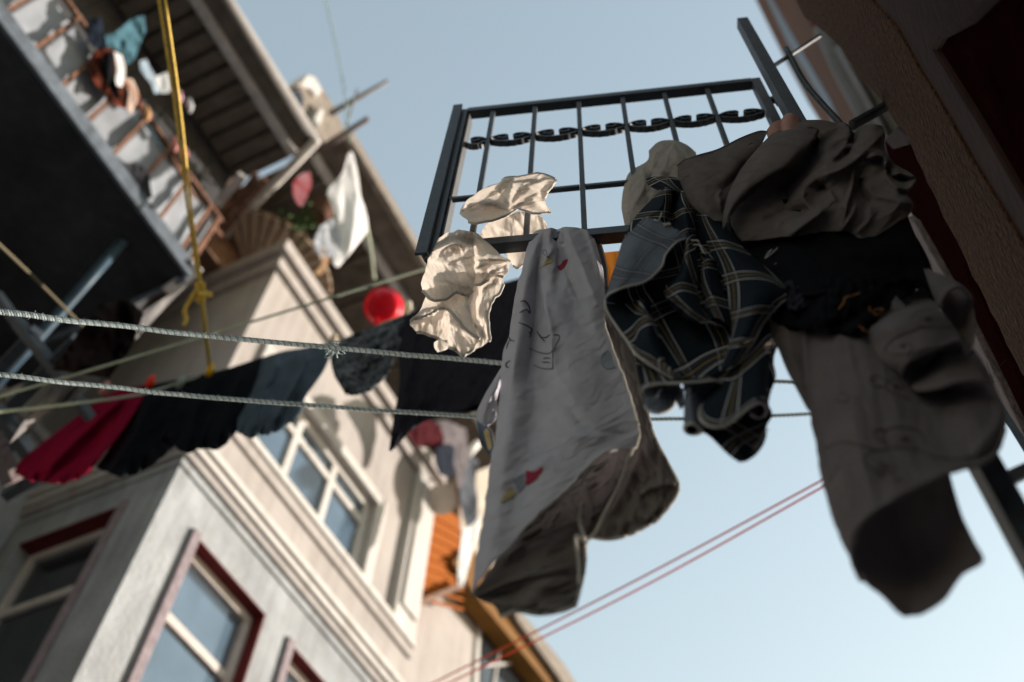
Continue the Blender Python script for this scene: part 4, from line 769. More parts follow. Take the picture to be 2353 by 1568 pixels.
# --- second ivory garment, woven through the bars above
u1 = sheet([N1((800, 215, 3), (830, 195, 5), (900, 190, 6), (980, 178, 5), (1040, 165, 7), (1100, 180, 5), (1160, 205, 3)), N1((640, 290, 3), (770, 245, 7), (850, 240, 5), (940, 240, 7), (1040, 235, 4), (1110, 250, 7), (1168, 222, 4)), N1((560, 350, 3), (680, 330, 7), (800, 310, 4), (900, 300, 7), (990, 290, 4), (1100, 300, 7), (1104, 320, 3)), N1((505, 430, 2), (600, 370, 6), (720, 365, 7), (850, 395, 4), (930, 360, 7), (1020, 345, 3), (1095, 365, 6)), N1((508, 455, 2), (600, 430, 2.2), (720, 420, 2.2), (850, 420, 2.5), (930, 390, 7), (1040, 400, 3), (1140, 430, 5)), N1((560, 497, 3), (640, 508, 5), (720, 500, 6), (800, 470, 6), (890, 425, 6), (960, 425, 3), (1060, 450, 5), (1145, 438, 3))], 130, 110, plane=Plane(GATE_P + GATE_N * .02, GATE_N), cz=.32, ej=3.5, cs=(28, 9), wr=.35, wl=(30, 8), ang=-20,
    ridges=[(N1((800, 220), (780, 290), (850, 390)), 1.6, 4, 7), (N1((530, 420), (660, 372), (850, 410), (1000, 342), (1090, 350)), 1.8, 4, 6), (N1((990, 262), (1100, 290), (1160, 225)), 1.4, 4), (N1((930, 240), (1010, 270), (1090, 300)), -1.6, 5), (N1((860, 380), (900, 300), (960, 270)), 1.4, 6), (N1((970, 380), (1060, 350), (1085, 365)), 1.2, 4), (N1((560, 480), (760, 470), (900, 400)), 1.0, 6)])
u2 = sheet([N1((790, 455, -3), (880, 440, -1), (960, 440, -4), (1050, 460, -2), (1080, 470, -4)), N1((700, 520, -4), (820, 500, -2), (900, 520, -6), (1000, 510, -3), (1110, 510, -5)), N1((655, 590, -5), (780, 590, -3), (900, 585, -5), (1010, 580, -4), (1132, 560, -6)), N1((680, 660, -4), (800, 665, -3), (920, 650, -5), (1020, 645, -4), (1150, 620, -6))], 80, 60, cz=.28, ej=3.5, cs=(28, 9), wr=.35, wl=(30, 9), ridges=[(N1((880, 440), (920, 520), (960, 570)), 2, 7, 4), (N1((780, 540), (880, 580), (1000, 570)), 1.4, 5)])
u3 = sheet([N1((800, 700, -5), (900, 680, -4), (990, 660, -5)), N1((850, 770, -5), (900, 765, -3), (960, 745, -5)), N1((880, 810, -5), (908, 825, -4), (945, 800, -5))], 30, 30, wr=.3)
o = cloth('garment', [u1, u2, u3], CM, thick=.0013); tag(o, 'ruffled ivory garment woven between the grille bars above the bottom rail', 'garment')
hm = MB()
for sh_, sd_ in ((u1, 'top'), (u1, 'bottom'), (u3, 'bottom')): edge_tube(hm, sh_, sd_, .0024)
merge(o, hm.build('hem', M['hem'], smooth=True))

# --- pillowcase
pf = sheet([N6((560, 62, 1), (600, 42, 2), (640, 35, 4), (690, 18, 5), (735, 36, 1), (760, 30, 1), (800, 18, 5), (870, 20, 5), (930, 30, 3), (975, 48, 3), (1008, 80, 1)),
 N6((520, 150, 2), (580, 135, 4), (630, 110, 3), (680, 90, 6), (722, 110, 1), (760, 100, 4), (820, 110, 6), (900, 120, 5), (960, 140, 3), (1045, 170, 1)),
 N6((468, 350, 2), (540, 330, 5), (600, 300, 1), (650, 280, 6), (725, 270, 6), (760, 300, 2), (850, 330, 6), (960, 360, 5), (1030, 380, 3), (1105, 400, 0)),
 N6((410, 600, 2), (500, 600, 6), (590, 600, 0), (650, 620, 6), (760, 640, 7), (880, 650, 4), (1000, 640, 6), (1118, 640, 3)),
 N6((365, 850, 2), (460, 860, 7), (560, 870, 1), (690, 870, 6), (820, 870, 7), (940, 860, 6), (1050, 840, 6), (1128, 822, 4)),
 N6((310, 1100, 2), (420, 1110, 7), (550, 1120, 1), (700, 1120, 6), (850, 1110, 8), (980, 1080, 7), (1100, 1060, 5), (1205, 1032, 4)),
 [(1150, 915, 2), (1185, 920, 6), (1235, 930, 2), (1280, 930, 6), (1330, 925, 8), (1370, 915, 7), (1405, 905, 5), (1442, 893, 4)],
 [(1132, 1040, 3), (1165, 1040, 6), (1215, 1040, 3), (1265, 1030, 6), (1320, 1010, 8), (1370, 990, 8), (1420, 975, 6), (1458, 950, 5)],
 [(1112, 1170, 3), (1150, 1150, 6), (1200, 1120, 5), (1255, 1090, 7), (1315, 1055, 8), (1370, 1030, 7), (1425, 1005, 5), (1468, 1000, 4)],
 [(1083, 1362, 3), (1120, 1310, 6), (1165, 1262, 6), (1205, 1215, 7), (1245, 1172, 8), (1300, 1128, 8), (1355, 1068, 8), (1410, 1035, 6), (1462, 1030, 3)]], 170, 260, wr=.18, wl=(40, 9), ang=-28, seed=3, cz=.17, cs=(60, 15), ej=2.5,
 ridges=[(N6((735, 60), (700, 200), (620, 330), (640, 600), (690, 800), (720, 1100)), 2.2, 7, 9), (N6((730, 40), (735, 120), (790, 300), (860, 480), (940, 640)), -1.8, 6, 10), (N6((600, 120), (520, 330), (470, 600), (430, 900), (380, 1300)), 1.6, 9), (N6((590, 300), (570, 600), (540, 900), (500, 1250)), -2.2, 11),
  (N6((780, 60), (800, 140), (770, 150)), -1.8, 4), (N6((820, 60), (930, 300), (1000, 480), (1090, 700)), 1.7, 10, 14), (N6((980, 60), (1040, 250), (1080, 400)), 1.2, 7), (N6((880, 460), (820, 520), (900, 620)), -.9, 8), (N6((860, 600), (1000, 560), (1080, 480)), .7, 8), (N6((700, 1000), (760, 1200), (900, 1400)), 1.0, 16),
  ([(1180, 1010), (1230, 1060), (1290, 1080)], .9, 12), ([(1250, 950), (1300, 1000), (1400, 1000)], 1.0, 12), ([(1140, 1120), (1200, 1090), (1260, 1060)], .8, 10), ([(1300, 930), (1350, 985), (1440, 1000)], -1.0, 10)])
pb = sheet([[(1350, 552, -1), (1362, 545, -1), (1377, 548, -3)], [(1372, 620, -1), (1384, 610, -2), (1393, 612, -4)], [(1385, 690, -2), (1396, 680, -2), (1400, 690, -4)], [(1385, 770, -2), (1412, 760, -3), (1438, 768, -5)], [(1402, 850, -2), (1435, 845, -3), (1468, 853, -5)], [(1425, 920, -2), (1455, 915, -3), (1484, 925, -5)], [(1430, 985, -3), (1465, 980, -3), (1503, 1000, -5)], [(1420, 1050, -5), (1475, 1040, -3), (1535, 1064, -5)], [(1400, 1110, -6), (1470, 1100, -3), (1530, 1095, -4), (1559, 1114, -5)], [(1378, 1175, -6), (1450, 1165, -3), (1510, 1150, -4), (1548, 1150, -5)], [(1350, 1234, -5), (1400, 1240, -3), (1450, 1228, -3), (1510, 1197, -4)]], 70, 150, wr=.7, wl=(28, 12), ang=70,
 ridges=[([(1560, 1110), (1500, 1120), (1470, 1140)], 1.4, 7), ([(1470, 1040), (1440, 1120), (1390, 1200)], 1.6, 7, 10), ([(1520, 1080), (1520, 1150), (1470, 1210)], 1.0, 9)])
pi_ = sheet([[(1330, 1060, -9), (1370, 1040, -9), (1430, 1020, -7), (1470, 1010, -5)], [(1270, 1130, -9), (1330, 1110, -9), (1390, 1080, -8), (1440, 1060, -5)], [(1200, 1210, -8), (1270, 1190, -9), (1350, 1150, -8), (1410, 1120, -5)], [(1140, 1290, -6), (1220, 1270, -8), (1300, 1240, -6), (1360, 1220, -5)], [(1100, 1350, -3), (1180, 1320, -7), (1260, 1290, -4), (1345, 1270, -3)]], 70, 90, wr=.7, wl=(34, 12), ang=-35, ridges=[([(1300, 1150), (1330, 1190), (1345, 1270)], 2.0, 8), ([(1340, 1110), (1360, 1170), (1350, 1230)], 1.6, 8)])
pt_ = sheet([[(1120, 1315, -2), (1200, 1262, -3), (1270, 1215, -3), (1338, 1195, -2)], [(1105, 1340, 0), (1190, 1300, -3), (1270, 1260, -1), (1345, 1260, -2)], [(1083, 1366, 1), (1180, 1335, 3), (1260, 1305, 2), (1343, 1305, -1)], [(1105, 1380, 1), (1180, 1362, 1), (1255, 1345, 3), (1335, 1345, -1)], [(1135, 1392, 1), (1190, 1388, 3), (1260, 1380, 2), (1328, 1372, 0)], [(1150, 1417, 0), (1190, 1406, 2), (1240, 1412, 1), (1290, 1405, 2), (1322, 1393, 0)]], 90, 80, wr=.5, wl=(40, 10), ang=-20, ridges=[([(1100, 1360), (1200, 1310), (1330, 1210)], 1.6, 8, 12), ([(1150, 1350), (1240, 1330), (1340, 1320)], -1.2, 8)])
ps_ = sheet([N6((300, 1130, 0), (320, 1110, 1), (345, 1120, 2)), N6((240, 1230, 0), (275, 1230, 2), (300, 1250, 1)), N6((180, 1330, 0), (235, 1340, 2), (270, 1370, 1)), N6((110, 1480, 0), (160, 1450, 2), (210, 1480, 2), (260, 1520, 1)), N6((112, 1530, 0), (150, 1560, 1), (200, 1580, 0))], 40, 60, wr=.5, wl=(24, 8), ang=110, ridges=[(N6((300, 1200), (200, 1400), (180, 1480)), 1.0, 6)])
pr_ = sheet([[(1094, 963, -1), (1106, 968, -2), (1130, 990, -2)], [(1098, 990, -1), (1112, 1000, -3), (1134, 1015, -2)], [(1108, 1020, -1), (1118, 1026, -2), (1135, 1035, -2)], [(1116, 1038, -1), (1122, 1042, -1), (1130, 1048, -2)]], 26, 26, wr=.3)
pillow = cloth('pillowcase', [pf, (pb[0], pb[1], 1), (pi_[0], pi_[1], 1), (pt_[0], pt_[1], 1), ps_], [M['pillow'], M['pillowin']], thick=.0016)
tag(pillow, 'long off white pillowcase with faded prints gathered over the bottom rail of the grille', 'pillowcase')
for (a, b) in ((pb, 0),): pass
rv = cloth('reverse_corner', [pr_], M['slate'], pillow, thick=.001); yl = MB(); print_blob(yl, on_cloth([rv]), [(1112, 992), (1119, 985), (1126, 1000), (1130, 1025), (1124, 1035), (1118, 1020)]); yl.build('yellow_patch', M['motif_y'], rv) if yl.v else None
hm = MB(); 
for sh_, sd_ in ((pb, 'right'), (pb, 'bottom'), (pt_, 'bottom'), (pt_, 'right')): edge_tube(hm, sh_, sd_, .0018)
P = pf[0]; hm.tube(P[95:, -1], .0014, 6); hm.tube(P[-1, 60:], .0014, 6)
def rim_highlight(mb, pts, r, d=8): mb.tube(cr(np.array([GATE.at(x, y, k / 100) for x, y, k in pts]), 30), r, 7)  # pale tubes along the sunlit rims of the folds, highlights put in as shape
rim_highlight(hm, [(1278, 1150, 1), (1302, 1132, 2), (1335, 1112, 3), (1350, 1085, 3), (1392, 1062, 3)], .0018)
rim_highlight(hm, [(1455, 1028, 4), (1440, 1065, 1), (1425, 1110, 0), (1405, 1150, 0), (1385, 1190, 0), (1368, 1225, 0), (1350, 1240, -1)], .0024)
rim_highlight(hm, [(1336, 1160, 0), (1332, 1200, 1), (1342, 1240, 1), (1322, 1232, 1), (1330, 1290, 1), (1330, 1345, 1)], .0020)
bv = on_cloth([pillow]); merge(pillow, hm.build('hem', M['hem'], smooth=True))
pm = MB()
def E4(*p): return T(1033.9, 804.1, .40293, p)
for pts, wd in ((N6((448, 690), (500, 665), (528, 695), (520, 640), (488, 598), (455, 605)), 3.2), (N6((440, 768), (500, 790), (545, 825), (515, 850)), 3.2), (N6((545, 810), (535, 850), (525, 885)), 3.4), (N6((585, 835), (615, 880), (648, 918)), 3.6), (N6((620, 882), (655, 885), (688, 862)), 3.0),
                (N6((370, 872), (375, 900), (410, 915)), 3.2), (N6((375, 900), (355, 940), (345, 975)), 2.6), (N6((375, 1065), (345, 1090), (348, 1115), (368, 1118)), 4.0), (N6((520, 965), (600, 1000), (680, 1010), (730, 960)), 1.5), (N6((635, 1050), (665, 1045), (695, 1050)), 2.4), (N6((625, 1078), (655, 1078), (690, 1082)), 2.2),
                (N6((555, 1100), (620, 1125), (700, 1130), (710, 1100), (705, 900)), 1.5), (N6((715, 865), (750, 865), (760, 890), (720, 960)), 1.6), (N6((625, 205), (650, 240), (700, 265)), 1.2), (N6((630, 200), (655, 205), (665, 240)), 1.2)):
    print_line(pm, bv, pts, wd * 1.05, 0, 30)
print_blob(pm, bv, N6((612, 345), (640, 300), (690, 255), (705, 295), (660, 310)), 1)
print_blob(pm, bv, N6((745, 325), (775, 310), (790, 285), (825, 270), (815, 310), (780, 355), (755, 350)), 2)
print_blob(pm, bv, N6((835, 25), (880, 12), (960, 18), (990, 45), (930, 52), (870, 45)), 1)
print_blob(pm, bv, E4((435, 690), (480, 695), (530, 670), (495, 735), (435, 770)), 2); print_blob(pm, bv, E4((365, 745), (430, 700), (430, 765), (400, 800)), 3)
print_blob(pm, bv, E4((345, 785), (372, 825), (330, 850), (290, 872), (315, 820)), 1); print_blob(pm, bv, E4((388, 812), (405, 792), (400, 805)), 2)
print_blob(pm, bv, N6((1095, 1010), (1150, 990), (1180, 1080), (1200, 1120), (1120, 1130), (1085, 1080)), 3)
merge(pillow, pm.build('print', [M['motif_k'], M['motif_y'], M['motif_r'], M['motif_b']]))
oc = sheet([[(1350, 585, -9), (1400, 580, -9), (1450, 575, -9)], [(1370, 640, -9), (1400, 650, -8), (1450, 650, -9)], [(1390, 760, -9), (1420, 760, -8), (1450, 760, -9)], [(1425, 830, -9), (1440, 830, -8), (1456, 830, -9)], [(1440, 868, -9), (1450, 868, -8), (1458, 868, -9)]], 40, 60, wr=.5)
o = cloth('cloth', [oc], M['ochrecloth']); tag(o, 'ochre yellow cloth showing between the pillowcase and the plaid cloth', 'cloth')

# --- fleece and pink sleeve behind
f1 = sheet([[(1492, 348, 0), (1515, 328, 2), (1548, 325, 3), (1575, 334, 2), (1598, 352, 0)], [(1488, 372, 1), (1520, 365, 4), (1560, 362, 5), (1602, 378, 0)], [(1448, 398, 0), (1480, 392, 3), (1530, 395, 4), (1600, 405, 0)], [(1434, 435, 0), (1465, 430, 4), (1510, 440, 2), (1580, 440, 0)], [(1430, 480, 0), (1455, 485, 3), (1490, 480, 2), (1530, 470, 0)], [(1438, 520, 0), (1446, 520, 2), (1462, 505, 1), (1485, 490, 0)]], 80, 80, wr=.5, wl=(26, 12), ang=120, ridges=[([(1510, 345), (1500, 385), (1530, 400)], 1.6, 7), ([(1475, 385), (1480, 430), (1450, 480)], 1.6, 8), ([(1500, 400), (1480, 440), (1500, 470)], -1.5, 7), ([(1550, 335), (1575, 365), (1560, 395)], -1.0, 7)])
o = cloth('fleece', [f1], M['fleece'], thick=.006); tag(o, 'beige fleece bundled behind the knot of the plaid cloth', 'fleece')
fz = MB(); P = f1[0].reshape(-1, 3)
for k in range(900):
    p = P[random.randrange(len(P))]; q = p + _n(np.array([random.gauss(0, 1) for _ in range(3)])) * random.uniform(.003, .006); fz.tube([p, q], .0005, 3)
fz.build('fuzz', M['fleece'], o); o.children[0]['kind'] = 'stuff'
p1 = sheet([[(1793, 288, 0), (1802, 268, 2), (1818, 261, 3), (1834, 270, 0)], [(1792, 298, 0), (1805, 285, 4), (1820, 280, 4), (1838, 288, 0)], [(1795, 312, 0), (1810, 305, 4), (1825, 300, 3), (1845, 300, 0)]], 30, 30, wr=.2, plane=MID)
p2 = sheet([[(1760, 305, 0), (1776, 284, 2), (1798, 275, 0)], [(1765, 318, 0), (1785, 305, 2), (1805, 300, 0)]], 30, 30, wr=.2, plane=MID)
o = cloth('sock', [p1, p2], M['pink'], thick=.004); tag(o, 'pink fleece sock poking up above the brown linen beside the iron post', 'sock')

# --- plaid cloth
def pl_(rows, **k):
    k.setdefault('plane', MID); k.setdefault('wr', .22); k.setdefault('wl', (60, 16)); return sheet(rows, k.pop('nu', 80), k.pop('nv', 80), **k)
F = []
F.append(pl_([N2((525, 150, 7), (600, 130, 9), (700, 128, 10), (790, 140, 9), (862, 190, 7)), N2((540, 200, 8), (620, 190, 11), (700, 175, 12), (770, 190, 11), (868, 240, 7)), N2((630, 250, 7), (690, 240, 11), (750, 240, 12), (800, 260, 10), (880, 290, 6))], mi=0, uvrot=.5, uv0=(.03, .03)))
F.append(pl_([N2((650, 260, 7), (700, 225, 12), (755, 245, 11), (790, 255, 4), (850, 250, 8), (885, 290, 6)), N2((560, 350, 5), (650, 350, 9), (740, 360, 8), (770, 400, 3), (850, 380, 9), (960, 400, 5)), N2((440, 480, 5), (560, 480, 8), (690, 500, 8), (760, 540, 2), (870, 500, 9), (965, 500, 4)), N2((340, 650, 4), (520, 640, 6), (680, 640, 5), (800, 640, 6), (900, 620, 8), (970, 650, 3)), N2((280, 850, 3), (500, 850, 4), (680, 850, 3), (820, 840, 4), (920, 830, 7), (1010, 830, 2)), N2((210, 1050, 2), (450, 1050, 2), (640, 1040, 1), (800, 1030, 3), (900, 1000, 6), (1050, 1000, 0)), N2((170, 1250, 1), (400, 1250, 0), (640, 1200, -1), (800, 1200, 0), (950, 1200, 2), (1100, 1200, -1)), N4((250, 350, 0), (500, 330, -2), (700, 300, -3), (900, 300, -3), (1190, 300, -3)), N4((560, 640, 1), (700, 690, 1), (850, 720, 1), (980, 700, 1), (1120, 640, 1))], nu=110, nv=200, wr=.3,
   ridges=[(N2((700, 260), (660, 400), (560, 480), (400, 620)), 1.5, 8), (N2((860, 270), (880, 450), (900, 640), (880, 900)), 2.0, 14, 12), (N2((780, 260), (750, 400), (700, 560)), -2.2, 6), (N2((960, 420), (970, 650), (1000, 900)), -2, 8)], uvrot=.25, uv0=(.0, .02)))
flap = pl_([N2((505, 492, 8), (560, 503, 11), (640, 520, 11), (740, 580, 11), (830, 620, 11), (942, 702, 7)), N2((420, 590, 6), (520, 610, 11), (640, 640, 12), (740, 660, 12), (820, 665, 12), (900, 685, 10)), N2((326, 690, 4), (440, 700, 11), (580, 715, 12), (700, 712, 12), (800, 718, 12)), N2((272, 855, 3), (380, 850, 11), (500, 838, 12), (600, 828, 12), (702, 828, 12)), N2((232, 990, 3), (340, 980, 11), (450, 960, 12), (560, 935, 12), (668, 932, 12)), N2((195, 1115, 3), (290, 1085, 11), (400, 1055, 12), (500, 1040, 12), (590, 1018, 12)), N2((158, 1222, 3), (200, 1178, 8), (290, 1135, 11), (400, 1103, 12), (440, 1098, 12), (520, 1072, 12))], mi=1, uvrot=-.35, uv0=(.05, .02), wr=.15, ridges=[(N2((520, 520), (400, 700), (330, 950), (250, 1150)), 1.0, 14)])
F.append(flap)
F.append(pl_([N2((560, 420, -1), (760, 400, -1), (1000, 420, -1)), N2((400, 640, -1), (700, 640, -2), (1250, 640, -1)), N2((260, 900, -2), (800, 900, -3), (1500, 900, -2)), N2((200, 1200, -3), (900, 1200, -4), (1750, 1180, -2)), N4((300, 300, -3), (800, 300, -5), (1450, 260, -2)), N4((480, 590, -2), (850, 640, -5), (1500, 560, -3)), N4((620, 745, -1), (850, 740, -4), (1300, 800, -3))], mi=0, uvrot=.05, uv0=(.04, .01)))
cone = pl_([N2((985, 425, 4), (1020, 412, 8), (1062, 432, 5)), N2((1010, 560, 4), (1100, 550, 10), (1210, 545, 4)), N2((1095, 780, 4), (1240, 740, 12), (1410, 780, 4)), N2((1180, 950, 4), (1370, 900, 13), (1600, 945, 4)), N2((1245, 1150, 4), (1400, 1090, 12), (1620, 1080, 12), (1822, 1175, 5)), N2((1285, 1350, 4), (1420, 1300, 12), (1560, 1260, 12), (1730, 1265, 7)), N4((1185, 250, 4), (1270, 230, 10), (1370, 200, 11), (1478, 185, 6)), N4((1150, 430, 4), (1220, 400, 9), (1300, 380, 9), (1385, 360, 6)), N4((1072, 655, 3), (1120, 620, 6), (1180, 590, 7), (1260, 540, 5))], mi=0, nv=130, nu=70, uvrot=-.12, uv0=(.005, .045), wr=.15); F.append(cone)
fl2 = pl_([N2((160, 1228, 1), (300, 1260, 0), (420, 1250, 1), (500, 1220, 7), (560, 1240, 3)), N2((175, 1330, 2), (320, 1380, 2), (420, 1360, 2), (500, 1330, 8), (580, 1380, 3)), N4((150, 240, 3), (270, 220, 3), (360, 180, 4), (440, 180, 9), (520, 240, 4)), N4((245, 370, 4), (320, 370, 4), (365, 330, 6), (440, 340, 9), (535, 370, 4)), N4((330, 492, 5), (370, 470, 6), (420, 440, 7), (500, 460, 9), (570, 500, 4)), N4((480, 600, 5), (520, 590, 6), (560, 580, 7), (610, 590, 7), (640, 640, 4)), N4((660, 708, 5), (680, 708, 6), (700, 712, 6), (740, 708, 5), (800, 700, 4))], mi=0, uvrot=.5, uv0=(.02, .06), wr=.2); F.append(fl2)
F.append(pl_([N2((830, 620, 6), (900, 610, 10), (960, 680, 6)), N2((850, 860, 4), (890, 840, 10), (985, 940, 5)), N2((800, 1010, 3), (880, 1000, 10), (985, 1100, 4)), N2((690, 1130, 4), (830, 1120, 9), (1000, 1230, 4)), N2((720, 1240, 4), (880, 1280, 9), (1080, 1400, 3)), N2((840, 1380, 3), (980, 1430, 5), (1270, 1490, 0))], mi=0, uvrot=.6, uv0=(.05, .0), ridges=[(N2((760, 1260), (860, 1300), (830, 1400)), -1.4, 8)]))
F.append(pl_([N2((1040, 860, 1), (1080, 850, 5), (1150, 880, 1)), N2((1000, 1050, 1), (1080, 1040, 6), (1200, 1100, 1)), N2((1060, 1250, 1), (1130, 1240, 6), (1280, 1300, 1)), N2((1080, 1400, 1), (1180, 1400, 4), (1290, 1490, 1))], mi=0, uvrot=.2, uv0=(.06, .03)))
# swaying hem, an S seen from below
hemrow = N4((378, 832, 2), (400, 790, 4), (470, 762, 5), (600, 752, 5), (740, 745, 6), (900, 735, 6), (1010, 725, 6), (1085, 745, 4), (1118, 790, 1), (1095, 850, -1), (1010, 895, 0), (915, 950, 2), (892, 1020, 5), (915, 1085, 8), (980, 1130, 9), (1080, 1138, 9), (1180, 1095, 8), (1290, 1005, 8), (1370, 945, 8), (1440, 925, 7), (1488, 955, 5), (1485, 1020, 2), (1440, 1055, 0), (1385, 1050, 1), (1350, 1020, 3))
toprow = N4((300, 490, 1), (340, 510, 1), (400, 550, 1), (480, 600, 2), (600, 660, 2), (700, 690, 2), (820, 700, 2), (900, 700, 2), (980, 690, 1), (1040, 680, 0), (1080, 660, 0), (1120, 640, 0), (1150, 620, 0), (1180, 600, 1), (1210, 590, 2), (1240, 570, 3), (1270, 550, 4), (1300, 520, 5), (1350, 480, 5), (1420, 400, 5), (1480, 330, 4), (1530, 300, 2), (1570, 320, 0), (1590, 400, -1), (1570, 450, -2))
midrow = [((a[0] * .45 + b[0] * .55), (a[1] * .45 + b[1] * .55), a[2] * .5 + b[2] * .5) for a, b in zip(toprow, hemrow)]
skirt = pl_([toprow, midrow, hemrow], nu=240, nv=60, mi=0, wr=.1, uvrot=.0, uv0=(.02, .045)); F.append(skirt)
lobe = pl_([N4((330, 560, 0), (480, 640, 0), (700, 720, 0)), N4((390, 840, 0), (500, 780, 1), (620, 800, 0), (730, 790, 0)), N4((400, 950, -1), (425, 985, 1), (470, 1008, 2), (530, 1015, 2), (600, 1000, 1), (650, 960, 0), (680, 890, -1), (745, 800, -1))], mi=1, nu=60, nv=40, uvrot=.1); F.append(lobe)
F.append(pl_([N4((740, 742, 4), (880, 738, 4), (1010, 728, 4), (1085, 748, 3)), N4((765, 830, 1), (860, 830, 0), (980, 810, 0), (1116, 795, 0)), N4((860, 960, 0), (900, 955, 1), (990, 905, -1), (1095, 852, -1))], mi=1, nu=50, nv=40, uvrot=.6))
F.append(pl_([N4((690, 850, 0), (750, 795, 1)), N4((680, 905, 0), (752, 900, 1)), N4((722, 985, 0), (752, 955, 0))], mi=1, nu=14, nv=20))
strip_ = pl_([N4((545, 800, 4), (560, 805, 4)), N4((480, 880, 3), (500, 885, 3)), N4((402, 945, 2), (420, 955, 2))], mi=1, nu=8, nv=20); F.append(strip_)
tube_ = pl_([N4((765, 790, 2), (800, 785, 5), (840, 780, 2)), N4((757, 950, 2), (810, 930, 6), (890, 960, 2)), N4((755, 1140, 2), (800, 1110, 6), (860, 1125, 6), (925, 1180, 2))], mi=1, nu=40, nv=50, uvrot=.3, uv0=(.0, .03)); F.append(tube_)
tb2 = pl_([N4((755, 1140, 2), (765, 1175, 0), (800, 1200, -1), (860, 1205, -1), (925, 1180, 2)), N4((775, 1130, 1), (790, 1150, -1), (820, 1170, -2), (860, 1175, -2), (900, 1160, 1)), N4((790, 1060, 0), (800, 1070, -1), (830, 1080, -2), (850, 1080, -2), (870, 1070, 0))], mi=0, nu=40, nv=20); F.append(tb2)
tip = pl_([N4((850, 780, -3), (1000, 780, -3), (1200, 760, -3), (1400, 740, -3), (1565, 690, -4)), N4((840, 960, -3), (1000, 1000, -3), (1250, 950, -3), (1510, 900, -4)), N4((900, 1150, -3), (1000, 1100, -3), (1250, 1080, -3), (1540, 1030, -4)), N4((1000, 1235, -3), (1150, 1200, -3), (1300, 1180, -3), (1485, 1150, -4)), N4((1090, 1330, -3), (1200, 1290, -2), (1320, 1270, -3), (1490, 1220, -4)), N4((1180, 1410, -3), (1270, 1380, -2), (1370, 1350, -3), (1465, 1300, -4)), N4((1250, 1455, -3), (1300, 1450, -2), (1350, 1425, -3), (1400, 1385, -4))], mi=0, nu=70, nv=70, uvrot=.45, uv0=(.05, .05), wr=.4, ridges=[(N4((1560, 700), (1540, 900), (1500, 1050)), 1.5, 8)]); F.append(tip)
sidecol = pl_([N4((1440, 200, 0), (1520, 190, 2), (1600, 240, 0)), N4((1370, 420, 0), (1470, 380, 3), (1575, 420, 0)), N4((1250, 580, 1), (1400, 540, 4), (1555, 560, 0)), N4((1225, 700, 1), (1360, 630, 5), (1575, 690, 0)), N4((1230, 850, 2), (1370, 780, 6), (1530, 830, 1)), N4((1300, 960, 4), (1430, 905, 8), (1500, 960, 3))], mi=0, nv=100, uvrot=.15, uv0=(.0, .07)); F.append(sidecol)
ra = pl_([N2((1400, 800, -1), (1600, 650, 1), (1720, 700, 1), (1800, 730, -1)), N2((1450, 830, 0), (1600, 760, 3), (1750, 710, 3), (1842, 745, 0)), N2((1500, 865, 1), (1570, 875, 3), (1650, 820, 5), (1740, 742, 5), (1800, 728, 4), (1852, 762, 1))], mi=0, nu=60, nv=40, uvrot=.7); F.append(ra)
rb = pl_([N2((1560, 875, 1), (1660, 820, 2), (1740, 810, 2), (1800, 850, 0)), N2((1590, 910, 2), (1680, 870, 4), (1760, 850, 4), (1830, 890, 1)), N2((1610, 955, 2), (1680, 915, 5), (1750, 905, 5), (1820, 920, 4), (1868, 985, 1))], mi=1, nu=60, nv=40, uvrot=.1, uv0=(0, .05)); F.append(rb)
rc = pl_([N2((1610, 955, -1), (1700, 925, 0), (1868, 985, 0)), N2((1680, 1080, -1), (1780, 1060, 1), (1872, 1060, 0)), N2((1760, 1150, 0), (1800, 1155, 1), (1828, 1168, 0))], mi=0, nu=50, nv=40, uvrot=.4); F.append(rc)
def ctr(s): s[0][:] = s[0]
plaid = cloth('plaid_cloth', F, [M['plaid'], M['plaidrev']], thick=.0014)
tag(plaid, 'navy plaid cloth with white and ochre stripes knotted on the grille beside the brown linen', 'cloth')
hm = MB()
for s_, e_ in ((flap, 'bottom'), (skirt, 'bottom'), (lobe, 'bottom'), (tube_, 'bottom'), (tb2, 'top'), (ra, 'bottom'), (rb, 'bottom')): edge_tube(hm, s_, e_, .0010 if (s_ is ra or s_ is rb) else .0017)
hm.tube(flap[0][18:, -1], .0016, 6); hm.tube(cone[0][60:, -1], .0016, 6); hm.tube(fl2[0][:, 0], .0016, 6); hm.tube(rc[0][:, -1], .0014, 5)
for k in range(60):                                         # frayed threads on the raw edge of the tip
    t = random.random(); x = 1480 - 175 * t ** 1.3; y = 1150 + 260 * t; p = MID.at(*T(1378.5, 689.3, .25642, [(x, y)])[0], -.03)
    e = MID.at(*T(1378.5, 689.3, .25642, [(x + random.uniform(4, 34), y + random.uniform(-8, 34))])[0], -.03); hm.tube(cr(np.array([p, (p + e) / 2 + np.array([0, 0, random.gauss(0, .002)]), e]), 6), .0004, 3)
for pts in (N2((640, 510), (660, 480), (665, 450)), N2((680, 550), (720, 560), (745, 550)), N2((690, 570), (720, 545), (740, 560)), N2((930, 700), (970, 700), (1000, 708)), N2((950, 740), (1010, 745), (1030, 790), (1060, 820)), N2((600, 515), (630, 525), (650, 520))):
    hm.tube(cr(np.array([MID.at(x, y, .125) for x, y in pts]), 16), .0009, 4)
merge(plaid, hm.build('selvedge', M['whitethread'], smooth=True))

